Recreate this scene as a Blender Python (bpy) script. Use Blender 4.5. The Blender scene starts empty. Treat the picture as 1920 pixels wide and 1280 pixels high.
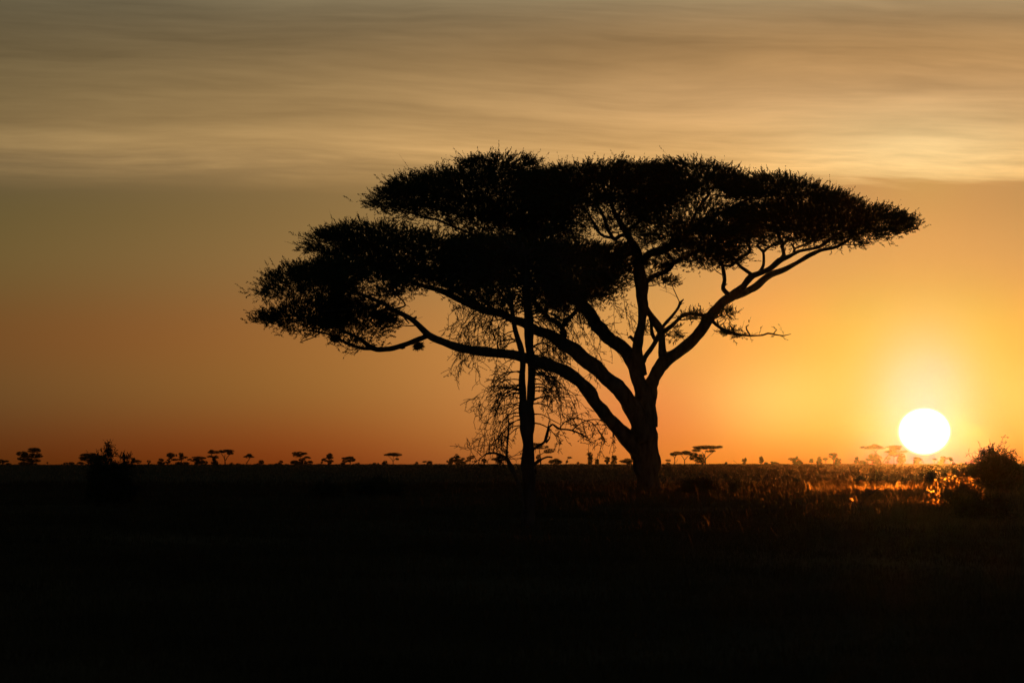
import bpy, math, random
import numpy as np
from mathutils import Vector

# ------------------------------------------------------------------ camera, sky, sun, exposure
sc = bpy.context.scene
COL = sc.collection
K = 36.0 / 1920.0 / 200.0                 # radians per photograph pixel of a 200 mm lens
EYE = 2.2
PITCH = math.atan((866.5 - 640.0) * K)
CP, SP = math.cos(PITCH), math.sin(PITCH)


def at(px, py, Y):
    """the point of the plane y = Y that the photograph shows at (px, py)"""
    a, b = (px - 960.0) * K, (640.0 - py) * K
    s = Y / (CP - b * SP)
    return np.array([a * s, Y, EYE + (SP + b * CP) * s])


cam_data = bpy.data.cameras.new('camera')
cam = bpy.data.objects.new('camera', cam_data)
COL.objects.link(cam)
cam.location = (0, 0, EYE)
cam.rotation_euler = (math.pi / 2 + PITCH, 0, 0)
cam_data.lens = 200.0
cam_data.sensor_width = 36.0
cam_data.sensor_fit = 'HORIZONTAL'
cam_data.clip_start = 0.5
cam_data.clip_end = 20000.0
cam_data.dof.use_dof = True
cam_data.dof.focus_distance = 226.0
cam_data.dof.aperture_fstop = 7.1
sc.camera = cam

SUN_AZ = math.degrees(math.atan((1733 - 960) * K / CP))
SUN_EL = math.degrees(math.atan((866.5 - 808.5) * K))
SUN_STRENGTH = 0.3
HAZE_DENSITY = 4.0e-6
HAZE_G = 0.988
NISHITA = 0.09

SKY_CLEAR = [
 (0.1,0.35,0.4,0,(0.0, 0.0, 0.1383)),
 (0.7,0.35,0.4,0,(0.0, 0.0, 0.2691)),
 (3.4,0.35,0.7,0,(0.0, 0.0425, 0.0)),
 (2.2,0.6,0.7,0,(0.0708, 0.0, 0.0)),
 (0.7,1,0.4,0,(0.0, 0.2127, 0.0458)),
 (1.3,1,0.4,0,(0.068, 0.119, 0.0)),
 (2.2,1.8,0.7,0,(0.0697, 0.0, 0.0)),
 (-0.6,3.2,0.4,0,(0.0939, 0.0, 0.0)),
 (1.3,3.2,0.4,0,(0.1583, 0.1853, 0.0185)),
 (1.3,3.2,0.7,0,(0.0272, 0.0, 0.0)),
 (2.2,3.2,0.4,0,(0.0, 0.0344, 0.0)),
 (2.2,3.2,0.7,0,(0.2532, 0.1364, 0.0406)),
 (0.1,6,0.4,0,(0.1712, 0.0, 0.0)),
 (0.1,6,0.7,0,(0.0171, 0.0, 0.0)),
 (0.7,6,0.4,0,(0.1431, 0.1201, 0.0)),
 (0.7,6,0.7,0,(0.047, 0.0, 0.0)),
 (0.7,6,1.2,0,(0.025, 0.0, 0.0)),
 (1.3,6,0.4,0,(0.0, 0.0006, 0.0045)),
 (1.3,6,0.7,0,(0.0993, 0.0, 0.0)),
 (1.3,6,1.2,0,(0.044, 0.0, 0.0)),
 (1.3,6,2.4,0,(0.0076, 0.0, 0.0)),
 (2.2,6,0.7,0,(0.0305, 0.0371, 0.0222)),
 (2.2,6,1.2,0,(0.0433, 0.0, 0.0)),
 (2.2,6,2.4,0,(0.0147, 0.0, 0.0)),
 (3.4,6,0.4,0,(0.3863, 0.2074, 0.0)),
 (3.4,6,2.4,0,(0.0246, 0.0, 0.0)),
 (-0.6,11,0.4,0,(0.0, 0.0118, 0.0)),
 (0.7,11,0.4,0,(0.0, 0.0, 0.0213)),
 (1.3,11,0.4,0,(0.0775, 0.0, 0.0)),
 (1.3,11,1.2,0,(0.0, 0.0252, 0.0)),
 (2.2,11,0.4,0,(0.0436, 0.0, 0.0)),
 (2.2,11,0.7,0,(0.0737, 0.0728, 0.0353)),
 (2.2,11,1.2,0,(0.0, 0.0343, 0.0)),
 (3.4,11,0.4,0,(0.0, 0.0451, 0.097)),
 (3.4,11,0.7,0,(0.0404, 0.0, 0.0)),
 (0.2,0.55,0.3,1.5,(0.0125, 0.0755, 0.0)),
 (0.6,0.55,0.3,1.5,(0.0, 0.2421, 0.0669)),
 (0.6,0.55,0.8,1.5,(0.328, 0.0, 0.0)),
 (-0.2,0.8,0.3,2.4,(0.1626, 0.0996, 0.0)),
 (0.2,0.8,0.5,2.4,(0.0924, 0.0, 0.0)),
 (0.6,0.8,0.3,2.4,(0.0904, 0.0, 0.0)),
 (0.6,0.8,0.5,2.4,(0.0459, 0.0, 0.0)),
 (0.6,0.8,0.8,2.4,(0.0001, 0.0, 0.0051)),
 (0.2,1.2,0.3,3.6,(0.0, 0.048, 0.0)),
 (0.6,1.2,0.5,3.6,(0.0279, 0.0, 0.0)),
 (0.6,1.2,0.8,3.6,(0.1256, 0.0496, 0.0273)),
]
SKY_CLOUD = [
 (3.1,1,0.3,0,(0.0455, 0.1328, 0.0926)),
 (2.6,3,0.3,0,(0.4496, 0.2274, 0.0594)),
 (3.6,3,0.3,0,(0.0399, 0.0541, 0.0547)),
 (3.6,3,0.8,0,(0.2004, 0.0734, 0.0086)),
 (3.1,7,0.3,0,(0.3102, 0.1888, 0.076)),
 (3.6,7,0.8,0,(0.2125, 0.0747, 0.0)),
 (5,7,0.3,0,(0.2023, 0.162, 0.0847)),
 (5,7,0.8,0,(0.0625, 0.0762, 0.064)),
 (3.6,14,0.8,0,(0.116, 0.1111, 0.0589)),
]



def build_world():
    w = bpy.data.worlds.new('World')
    sc.world = w
    w.use_nodes = True
    nt = w.node_tree
    N, L = nt.nodes, nt.links
    N.clear()

    def val(x, sock):
        if isinstance(x, (int, float)):
            sock.default_value = x
        else:
            L.new(x, sock)

    def M(op, a, b=None, c=None, clamp=False):
        n = N.new('ShaderNodeMath')
        n.operation = op
        n.use_clamp = clamp
        val(a, n.inputs[0])
        if b is not None:
            val(b, n.inputs[1])
        if c is not None:
            val(c, n.inputs[2])
        return n.outputs[0]

    def smooth(x, a, b):
        n = N.new('ShaderNodeMapRange')
        n.interpolation_type = 'SMOOTHSTEP'
        val(x, n.inputs[0])
        n.inputs[1].default_value = a
        n.inputs[2].default_value = b
        return n.outputs[0]

    def vscale(color, s):
        n = N.new('ShaderNodeVectorMath')
        n.operation = 'SCALE'
        if isinstance(color, tuple):
            n.inputs[0].default_value = color
        else:
            L.new(color, n.inputs[0])
        val(s, n.inputs['Scale'])
        return n.outputs[0]

    def vadd(a, b):
        n = N.new('ShaderNodeVectorMath')
        n.operation = 'ADD'
        L.new(a, n.inputs[0])
        L.new(b, n.inputs[1])
        return n.outputs[0]

    def comb(x, y, z):
        n = N.new('ShaderNodeCombineXYZ')
        for i, q in enumerate((x, y, z)):
            val(q, n.inputs[i])
        return n.outputs[0]

    def noise(vec, scale, detail, rough=0.5):
        n = N.new('ShaderNodeTexNoise')
        L.new(vec, n.inputs['Vector'])
        n.inputs['Scale'].default_value = scale
        n.inputs['Detail'].default_value = detail
        n.inputs['Roughness'].default_value = rough
        return n.outputs[0]

    tc = N.new('ShaderNodeTexCoord')
    sep = N.new('ShaderNodeSeparateXYZ')
    L.new(tc.outputs['Generated'], sep.inputs[0])
    az = M('MULTIPLY', M('ARCTAN2', sep.outputs[0], sep.outputs[1]), 57.29578)
    v = M('MULTIPLY', M('ARCSINE', sep.outputs[2]), 57.29578)
    u = M('SUBTRACT', az, SUN_AZ)
    uu = M('MULTIPLY', u, u)

    def glow(terms):
        acc = None
        for v0, su, sv, u0, c in terms:
            dv = M('SUBTRACT', v, v0)
            if u0:
                du = M('SUBTRACT', M('ABSOLUTE', u), u0)
                du2 = M('MULTIPLY', du, du)
            else:
                du2 = uu
            e = M('MULTIPLY_ADD', du2, -0.5 / su ** 2, M('MULTIPLY', M('MULTIPLY', dv, dv), -0.5 / sv ** 2))
            t = vscale(tuple(c), M('EXPONENT', e))
            acc = t if acc is None else vadd(acc, t)
        return acc

    clear = glow(SKY_CLEAR)
    cloud = glow(SKY_CLOUD)
    # long thin streaks of high cloud
    tilt = M('MULTIPLY_ADD', u, 0.035, v)
    q0 = comb(M('MULTIPLY', az, 0.16), M('MULTIPLY', tilt, 0.9), 3.7)
    warp = M('MULTIPLY', M('SUBTRACT', noise(q0, 1.0, 2.0), 0.5), 0.55)
    vw = M('ADD', tilt, warp)
    q1 = comb(M('MULTIPLY', az, 0.62), M('MULTIPLY', vw, 2.2), 13.1)
    vw = M('MULTIPLY_ADD', M('SUBTRACT', noise(q1, 1.0, 3.0), 0.5), 0.13, vw)
    big = noise(comb(M('MULTIPLY', az, 0.10), M('MULTIPLY', vw, 1.35), 0.0), 1.0, 3.0, 0.5)
    mid = noise(comb(M('MULTIPLY', az, 0.33), M('MULTIPLY', vw, 4.2), 5.0), 1.0, 4.0, 0.55)
    fine = noise(comb(M('MULTIPLY', az, 1.1), M('MULTIPLY', vw, 15.0), 9.0), 1.0, 4.0, 0.6)
    lum = M('MULTIPLY_ADD', M('SUBTRACT', big, 0.5), 0.80, 1.0)
    lum = M('MULTIPLY_ADD', M('SUBTRACT', mid, 0.5), 0.72, lum)
    dl = M('MULTIPLY', M('SUBTRACT', v, 3.0), 5.5)
    rim = M('EXPONENT', M('MULTIPLY', M('MULTIPLY', dl, dl), -1.0))
    lum = M('ADD', M('MULTIPLY', M('SUBTRACT', fine, 0.5), M('MULTIPLY_ADD', rim, 0.50, 0.24)), lum)
    cloud = vscale(cloud, M('MAXIMUM', lum, 0.3))
    # ragged lower rim of the cloud sheet, sharper towards the sun
    edge = M('MULTIPLY_ADD', M('SUBTRACT', mid, 0.5), 0.30, v)
    edge = M('MULTIPLY_ADD', M('SUBTRACT', fine, 0.5), 0.16, edge)
    near = smooth(u, -6.5, -1.0)
    hard = smooth(edge, 2.77, 2.90)
    soft = smooth(edge, 2.55, 3.25)
    mixm = N.new('ShaderNodeMix')
    val(near, mixm.inputs[0])
    L.new(soft, mixm.inputs[2])
    L.new(hard, mixm.inputs[3])
    mask = mixm.outputs[0]
    mx = N.new('ShaderNodeMix')
    mx.data_type = 'VECTOR'
    L.new(mask, mx.inputs[0])
    L.new(clear, mx.inputs[4])
    L.new(cloud, mx.inputs[5])
    low = mx.outputs[1]
    # the disc of the sun, a little flattened by refraction
    dv = M('MULTIPLY', M('SUBTRACT', v, SUN_EL), 1.13)
    r = M('SQRT', M('ADD', uu, M('MULTIPLY', dv, dv)))
    disc = M('SUBTRACT', 1.0, smooth(r, 0.226, 0.278))
    low = vadd(low, vscale((2.2, 1.9, 1.5), disc))
    # nothing of that below the horizon but a dim ember
    low = vscale(low, smooth(v, -9.0, -2.0))
    bg1 = N.new('ShaderNodeBackground')
    L.new(low, bg1.inputs['Color'])
    sky = N.new('ShaderNodeTexSky')
    sky.sky_type = 'NISHITA'
    sky.sun_disc = False
    sky.sun_elevation = math.radians(SUN_EL)
    sky.sun_rotation = math.radians(SUN_AZ)
    sky.altitude = 1500
    sky.dust_density = 3.0
    bg2 = N.new('ShaderNodeBackground')
    hi = N.new('ShaderNodeVectorMath')
    hi.operation = 'SCALE'
    L.new(sky.outputs[0], hi.inputs[0])
    L.new(smooth(v, 5.0, 16.0), hi.inputs['Scale'])
    L.new(hi.outputs[0], bg2.inputs['Color'])
    bg2.inputs['Strength'].default_value = NISHITA
    add = N.new('ShaderNodeAddShader')
    L.new(bg1.outputs[0], add.inputs[0])
    L.new(bg2.outputs[0], add.inputs[1])
    out = N.new('ShaderNodeOutputWorld')
    L.new(add.outputs[0], out.inputs['Surface'])


build_world()
sun_data = bpy.data.lights.new('sun', 'SUN')
sun_data.energy = SUN_STRENGTH
sun_data.angle = math.radians(0.5)
sun_data.color = (1.0, 0.28, 0.03)
sun = bpy.data.objects.new('sun', sun_data)
COL.objects.link(sun)
_a, _e = math.radians(SUN_AZ), math.radians(SUN_EL + 0.13)     # the upper half of the disc lights the plain
SUN_DIR = Vector((math.sin(_a) * math.cos(_e), math.cos(_a) * math.cos(_e), math.sin(_e)))
sun.rotation_euler = SUN_DIR.to_track_quat('Z', 'Y').to_euler()
sun.location = (0, 0, 40)
sc.view_settings.view_transform = 'Standard'
sc.view_settings.look = 'None'
sc.view_settings.exposure = 0.0
sc.view_settings.gamma = 1.0
sc.render.film_transparent = False

# ------------------------------------------------------------------ helpers


def tag(o, label=None, cat=None, group=None, kind=None):
    if label:
        o['label'] = label
    if cat:
        o['category'] = cat
    if group:
        o['group'] = group
    if kind:
        o['kind'] = kind
    return o


def empty(name, loc):
    o = bpy.data.objects.new(name, None)
    o.empty_display_size = 0.5
    o.location = loc
    COL.objects.link(o)
    return o


class MB:
    """collects triangles and quads and links them as ONE mesh object"""

    def __init__(self):
        self.v, self.q, self.t, self.n = [], [], [], 0

    def add(self, verts, quads=None, tris=None):
        verts = np.asarray(verts, np.float32).reshape(-1, 3)
        if quads is not None and len(quads):
            self.q.append(np.asarray(quads, np.int64) + self.n)
        if tris is not None and len(tris):
            self.t.append(np.asarray(tris, np.int64) + self.n)
        self.v.append(verts)
        self.n += len(verts)

    def tube(self, pts, rad, sides=6, cap=True, lump=0.0, seed=0):
        pts = np.asarray(pts, float)
        rad = np.asarray(rad, float)
        m = len(pts)
        tg = np.gradient(pts, axis=0)
        tg /= np.linalg.norm(tg, axis=1)[:, None] + 1e-9
        ref = np.array([0.31, 0.87, 0.38]) if abs(tg[:, 1]).mean() < 0.7 else np.array([1.0, 0.1, 0.2])
        a = np.cross(tg, ref)
        a /= np.linalg.norm(a, axis=1)[:, None] + 1e-9
        b = np.cross(tg, a)
        ang = np.arange(sides) * 2 * math.pi / sides
        ring = pts[:, None, :] + rad[:, None, None] * (np.cos(ang)[None, :, None] * a[:, None, :] + np.sin(ang)[None, :, None] * b[:, None, :])
        if lump:
            rg = np.random.default_rng(seed + m)
            s = np.arange(m)[:, None]
            k = sum(np.sin(s * rg.uniform(.15, 1.1) + ang[None, :] * h + rg.random() * 6.3) / (1 + .3 * h) for h in (1, 1, 2, 2, 3, 4))
            ring = pts[:, None, :] + (ring - pts[:, None, :]) * (1 + lump * k + rg.normal(0, lump * .35, (m, sides)))[:, :, None]
        i = np.arange(m - 1)[:, None] * sides
        j = np.arange(sides)[None, :]
        k = (j + 1) % sides
        q = np.stack([i + j, i + k, i + sides + k, i + sides + j], -1).reshape(-1, 4)
        tris = None
        if cap and sides > 3:
            e = (m - 1) * sides
            tris = [[e, e + s, e + s + 1] for s in range(1, sides - 1)] + [[0, s + 1, s] for s in range(1, sides - 1)]
        self.add(ring.reshape(-1, 3), q, tris)

    def build(self, name, mat, parent=None, smooth=False):
        me = bpy.data.meshes.new(name)
        V = np.concatenate(self.v) if self.v else np.zeros((0, 3), np.float32)
        org = np.array(parent.location if parent is not None else (0, 0, 0), np.float32)
        V = V - org
        Q = np.concatenate(self.q) if self.q else np.zeros((0, 4), np.int64)
        T = np.concatenate(self.t) if self.t else np.zeros((0, 3), np.int64)
        me.vertices.add(len(V))
        me.vertices.foreach_set('co', V.ravel())
        me.loops.add(Q.size + T.size)
        me.loops.foreach_set('vertex_index', np.concatenate([Q.ravel(), T.ravel()]).astype(np.int32))
        me.polygons.add(len(Q) + len(T))
        st = np.concatenate([np.arange(len(Q)) * 4, Q.size + np.arange(len(T)) * 3]).astype(np.int32)
        me.polygons.foreach_set('loop_start', st)
        me.update(calc_edges=True)
        if smooth:
            me.polygons.foreach_set('use_smooth', np.ones(len(Q) + len(T), bool))
        me.materials.append(mat)
        o = bpy.data.objects.new(name, me)
        COL.objects.link(o)
        if parent is not None:
            o.parent = parent
        return o


def unit(a):
    return a / (np.linalg.norm(a, axis=-1, keepdims=True) + 1e-9)


def spline(P, step):
    """Catmull-Rom through the rows of P (any columns), about `step` apart in the first three"""
    P = np.asarray(P, float)
    if len(P) < 3:
        m = max(2, int(np.linalg.norm(P[-1, :3] - P[0, :3]) / step))
        t = np.linspace(0, 1, m + 1)[:, None]
        return P[0] + (P[-1] - P[0]) * t
    E = np.vstack([2 * P[0] - P[1], P, 2 * P[-1] - P[-2]])
    out = []
    for i in range(1, len(E) - 2):
        p0, p1, p2, p3 = E[i - 1], E[i], E[i + 1], E[i + 2]
        m = max(1, int(np.linalg.norm((p2 - p1)[:3]) / step))
        for t in np.arange(m) / m:
            out.append(0.5 * (2 * p1 + (p2 - p0) * t + (2 * p0 - 5 * p1 + 4 * p2 - p3) * t * t + (3 * p1 - p0 - 3 * p2 + p3) * t ** 3))
    out.append(E[-2])
    return np.array(out)


# ------------------------------------------------------------------ materials


def mat_new(name):
    m = bpy.data.materials.new(name)
    m.use_nodes = True
    nt = m.node_tree
    return m, nt, nt.nodes, nt.links, nt.nodes['Principled BSDF']


def mat_noise(name, c0, c1, scale, rough=0.9, bump=0.0, trans=0.0, stretch=(1, 1, 1), spec=0.1):
    m, nt, N, L, p = mat_new(name)
    tc = N.new('ShaderNodeTexCoord')
    mp = N.new('ShaderNodeMapping')
    mp.inputs['Scale'].default_value = stretch
    L.new(tc.outputs['Object'], mp.inputs[0])
    n = N.new('ShaderNodeTexNoise')
    n.inputs['Scale'].default_value = scale
    n.inputs['Detail'].default_value = 5
    L.new(mp.outputs[0], n.inputs['Vector'])
    r = N.new('ShaderNodeValToRGB')
    r.color_ramp.elements[0].position, r.color_ramp.elements[1].position = 0.3, 0.7
    r.color_ramp.elements[0].color, r.color_ramp.elements[1].color = (*c0, 1), (*c1, 1)
    L.new(n.outputs[0], r.inputs[0])
    L.new(r.outputs[0], p.inputs['Base Color'])
    p.inputs['Roughness'].default_value = rough
    p.inputs['Specular IOR Level'].default_value = spec
    if bump:
        b = N.new('ShaderNodeBump')
        b.inputs['Strength'].default_value = bump
        b.inputs['Distance'].default_value = 0.05
        L.new(n.outputs[0], b.inputs['Height'])
        L.new(b.outputs[0], p.inputs['Normal'])
    if trans:
        t = N.new('ShaderNodeBsdfTranslucent')
        L.new(r.outputs[0], t.inputs['Color'])
        ms = N.new('ShaderNodeMixShader')
        ms.inputs[0].default_value = trans
        L.new(p.outputs[0], ms.inputs[1])
        L.new(t.outputs[0], ms.inputs[2])
        L.new(ms.outputs[0], nt.nodes['Material Output'].inputs['Surface'])
    return m


def mat_straw(name, c0, c1, scale, trans, fwd, ior=1.12, rough=0.45):
    """dry grass: dull blades whose thin fibres pass light on, mostly straight ahead"""
    m = mat_noise(name, c0, c1, scale, 0.8, 0.0, trans)
    nt = m.node_tree
    N, L = nt.nodes, nt.links
    base = nt.nodes['Material Output'].inputs['Surface'].links[0].from_socket
    rf = N.new('ShaderNodeBsdfRefraction')
    rf.inputs['Color'].default_value = (0.95, 0.62, 0.24, 1)
    rf.inputs['IOR'].default_value = ior
    rf.inputs['Roughness'].default_value = rough
    ms = N.new('ShaderNodeMixShader')
    ms.inputs[0].default_value = fwd
    L.new(base, ms.inputs[1])
    L.new(rf.outputs[0], ms.inputs[2])
    L.new(ms.outputs[0], nt.nodes['Material Output'].inputs['Surface'])
    return m


BARK = mat_noise('acacia_bark', (0.035, 0.025, 0.018), (0.10, 0.075, 0.055), 6.0, 0.95, 0.6, 0, (1, 1, 0.25))
DEADWOOD = mat_noise('dead_wood', (0.05, 0.038, 0.028), (0.12, 0.095, 0.07), 8.0, 0.95, 0.3)
LEAF = mat_noise('acacia_leaf', (0.03, 0.036, 0.012), (0.06, 0.065, 0.024), 0.9, 0.75, 0, 0.12)
BUSHLEAF = mat_noise('bush_leaf', (0.03, 0.032, 0.013), (0.07, 0.066, 0.028), 2.5, 0.75, 0, 0.15)
FARLEAF = mat_noise('far_leaf', (0.03, 0.036, 0.014), (0.06, 0.064, 0.025), 0.4, 0.8, 0, 0.1)
NESTGRASS = mat_noise('nest_grass', (0.06, 0.045, 0.02), (0.13, 0.10, 0.05), 20, 0.9)
GRASS = mat_straw('dry_grass', (0.03, 0.024, 0.009), (0.08, 0.06, 0.025), 0.35, 0.02, 0.002, 1.012, 0.4)
PLAINGRASS = mat_straw('plain_grass', (0.08, 0.065, 0.03), (0.17, 0.135, 0.065), 0.05, 0.02, 0.0018, 1.008, 0.4)
LITGRASS = mat_straw('grass_lit_copy', (0.06, 0.048, 0.02), (0.13, 0.10, 0.045), 0.5, 0.14, 0.022, 1.02, 0.45)  # lighter copy of the dry grass; sunlight put into its colour and translucency
SUNSCRUB = mat_straw('feathery_leaf', (0.06, 0.05, 0.018), (0.13, 0.10, 0.04), 3.0, 0.2, 0.018, 1.03, 0.45)
SOIL = mat_noise('savanna_soil', (0.035, 0.028, 0.014), (0.085, 0.065, 0.032), 0.08, 1.0, 0.0, 0, (1, 1, 1), 0.0)

# ------------------------------------------------------------------ the ground
_PY = [-80, 40, 80, 130, 180, 230, 260, 320, 500, 1000, 1800, 2400, 2700, 3300, 3900]
_PZ = [-.3, 0.0, .36, .756, 0.93, 1.03, 1.05, 1.04, 1.1, 1.25, 1.38, 1.38, 1.28, .6, -.6]
_gy = np.linspace(-80, 3900, 3981)
_gz = np.interp(_gy, _PY, _PZ)
for _ in range(3):
    _gz = np.convolve(np.pad(_gz, 10, 'edge'), np.ones(21) / 21, 'valid')


def ground_z(x, y):
    x, y = np.asarray(x, float), np.asarray(y, float)
    z = np.interp(y, _gy, _gz)
    z = z + 0.26 * np.exp(-((x - 13.5) / 6.5) ** 2 - ((y - 172) / 36.0) ** 2)
    z = z + 0.16 * np.clip((y - 600) / 1500, 0, 1) * np.clip((x / 0.09 / np.maximum(y, 50)), -1.2, 1.2)
    near = np.clip((420 - y) / 200, 0, 1)
    z = z + near * (0.035 * np.sin(x * 0.9 + y * 0.31) * np.sin(y * 0.23 + 1.3) + 0.03 * np.sin(x * 0.37 - y * 0.11))
    return z


def build_ground():
    rows = np.concatenate([np.arange(-60, 40, 5.0), np.arange(40, 420, 1.5), np.geomspace(420, 2840, 110)])
    cols = np.linspace(-1, 1, 161)
    Y = np.repeat(rows[:, None], len(cols), 1)
    half = 40 + 0.17 * np.clip(Y, 0, None)
    X = np.sign(cols)[None, :] * np.abs(cols)[None, :] ** 1.2 * half
    Z = ground_z(X, Y)
    V = np.stack([X, Y, Z], -1).reshape(-1, 3)
    nc = len(cols)
    i = np.arange(len(rows) - 1)[:, None] * nc + np.arange(nc - 1)[None, :]
    mb = MB()
    mb.add(V, np.stack([i, i + 1, i + nc + 1, i + nc], -1).reshape(-1, 4))
    tag(mb.build('ground', SOIL, smooth=True), kind='structure')


build_ground()


def build_grass():
    rng = np.random.default_rng(5)
    mb = MB()

    def tufts(mb, n, y0, y1, xfun, h0, h1, per, wscale, pw):
        t = rng.random(n)
        y = y0 * (y1 / y0) ** (t ** pw)
        x = xfun(rng.random(n), y)
        # patchy: keep more where a slow wave is high
        wave = np.sin(x * 0.55 + 2.1 * np.sin(y * 0.05)) * np.sin(y * 0.17 + x * 0.2)
        keep = rng.random(n) < 0.62 + 0.38 * wave
        x, y, wave = x[keep], y[keep], wave[keep]
        z = ground_z(x, y)
        m = len(x)
        hh = (h0 + (h1 - h0) * rng.random(m) ** 1.6) * (0.85 + 0.3 * wave)
        for _ in range(per):
            ang = rng.random(m) * 2 * math.pi
            lean = 0.12 + 0.45 * rng.random(m) ** 1.5
            h = hh * (0.55 + 0.5 * rng.random(m))
            bx = x + rng.normal(0, .06, m)
            by = y + rng.normal(0, .06, m)
            tip = np.stack([bx + np.cos(ang) * lean * h, by + np.sin(ang) * lean * h, z + h], -1)
            midp = np.stack([bx + np.cos(ang) * lean * h * .32, by + np.sin(ang) * lean * h * .32, z + h * .58], -1)
            wa = rng.random(m) * math.pi
            w = (0.004 + 0.004 * rng.random(m)) * wscale * (y / 100.0) ** 0.6
            wv = np.stack([np.cos(wa) * w, np.sin(wa) * w, np.zeros(m)], -1)
            base = np.stack([bx, by, z - 0.03], -1)
            # base - widest at the middle - tip
            V = np.stack([base, midp - wv, tip, midp + wv], 1)
            mb.add(V.reshape(-1, 3), (np.arange(m)[:, None] * 4 + np.arange(4)[None, :]))

    wedge = lambda r, y: (r * 2 - 1) * (0.104 * y + 2.5)
    tufts(mb, 120000, 46, 150, wedge, 0.10, 0.30, 4, 1.0, 1.0)
    tufts(mb, 60000, 140, 300, wedge, 0.14, 0.36, 4, 1.0, 1.0)
    tufts(mb, 7000, 60, 280, wedge, 0.3, 0.75, 1, 1.0, 0.8)          # taller seed stalks
    tag(mb.build('grass', GRASS), kind='stuff')
    # same grass on the low rise, coloured lighter to imitate the sunlit patch
    fg = MB()
    stand = lambda r, y: (0.0755 + (r + rng.random(len(r)) + rng.random(len(r)) - 1.5) * 0.0185) * y
    tufts(fg, 60000, 122, 238, stand, 0.10, 0.28, 5, 0.65, 1.0)
    tufts(fg, 20000, 125, 236, stand, 0.18, 0.50, 1, 0.55, 1.0)
    tag(fg.build('grass_lit_copy', LITGRASS), kind='stuff')
    far = MB()
    tufts(far, 70000, 270, 2500, wedge, 0.12, 0.36, 2, 2.6, 1.0)
    tag(far.build('far_grass', PLAINGRASS), kind='stuff')


build_grass()

# ------------------------------------------------------------------ the big umbrella thorn tree
TREE_Y = 230.0
PX = TREE_Y * K                            # metres per photograph pixel at the tree


def spray_leaves(mb, P, D, L, rng, m=12, leaf=0.115, wid=0.0155, twig=0.008, up=0.12):
    """twigs set with small feathery leaves: P roots, D directions, L lengths"""
    n = len(P)
    side = unit(np.cross(D, rng.normal(0, 1, (n, 3))))
    # the twig itself
    bend = np.array([0, 0, 1.0])[None, :] * (rng.random(n)[:, None] - .35) * 0.25 * L[:, None]
    mid = P + D * L[:, None] * .55 + bend * .5
    tip = P + D * L[:, None] + bend
    w = side * twig
    mb.add(np.stack([P - w, P + w, mid + w * .8, mid - w * .8], 1).reshape(-1, 3), np.arange(n)[:, None] * 4 + np.arange(4))
    mb.add(np.stack([mid - w * .8, mid + w * .8, tip], 1).reshape(-1, 3), None, np.arange(n)[:, None] * 3 + np.arange(3))
    for j in range(m):
        t = (0.12 + 0.88 * (j + rng.random(n)) / m)[:, None]
        base = np.where(t < .55, P + (mid - P) * t / .55, mid + (tip - mid) * (t - .55) / .45)
        s = unit(np.cross(D, rng.normal(0, 1, (n, 3))))
        d = unit(D * (0.7 + .6 * rng.random((n, 1))) + s * (0.4 + .5 * rng.random((n, 1))) + np.array([0, 0, up]))
        ln = (leaf * (0.6 + 0.8 * rng.random(n)) * (1.12 - .5 * t[:, 0]))[:, None]
        ww = unit(np.cross(d, rng.normal(0, 1, (n, 3)))) * wid * (0.7 + .6 * rng.random((n, 1)))
        V = np.stack([base, base + d * ln * .5 + ww, base + d * ln, base + d * ln * .5 - ww], 1)
        mb.add(V.reshape(-1, 3), np.arange(n)[:, None] * 4 + np.arange(4))


def gnarl(P, rng, amp):
    """small wobble along a limb so that it does not read as a bent pipe"""
    n = len(P)
    if n < 4:
        return P
    t = np.arange(n)
    for k in range(3):
        f = 0.35 + 0.5 * k + .2 * rng.random()
        ph = rng.random(3) * 6.28
        env = np.clip(np.minimum(t, n - 1 - t) / 3.0, 0, 1)
        P[:, :3] += (np.sin(t * f + ph[0]) * env * amp / (1 + k))[:, None] * unit(rng.normal(0, 1, 3))[None, :]
    return P


def limb(mb, pts, rng, Y0=TREE_Y, sides=10, step=0.16, amp=0.55, flare=1.0):
    """pts: rows (px, py, depth in m, width in px). Returns the centre line"""
    R = []
    for px, py, dy, w in pts:
        p = at(px, py, Y0 + dy)
        R.append([*p, 0.5 * w * (Y0 + dy) * K])
    S = spline(R, step)
    S[:, 3] = np.maximum(S[:, 3], 0.006)
    rm = S[:, 3].mean()
    gnarl(S, rng, amp * rm * .4)
    S[:, 3] *= 1 + 0.05 * np.sin(np.arange(len(S)) * 0.9 + rng.random() * 6) + rng.normal(0, .025, len(S))
    mb.tube(S[:, :3], S[:, 3], sides, True, 0.045 if rm > .05 else .0, int(pts[0][0]))
    return S


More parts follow.
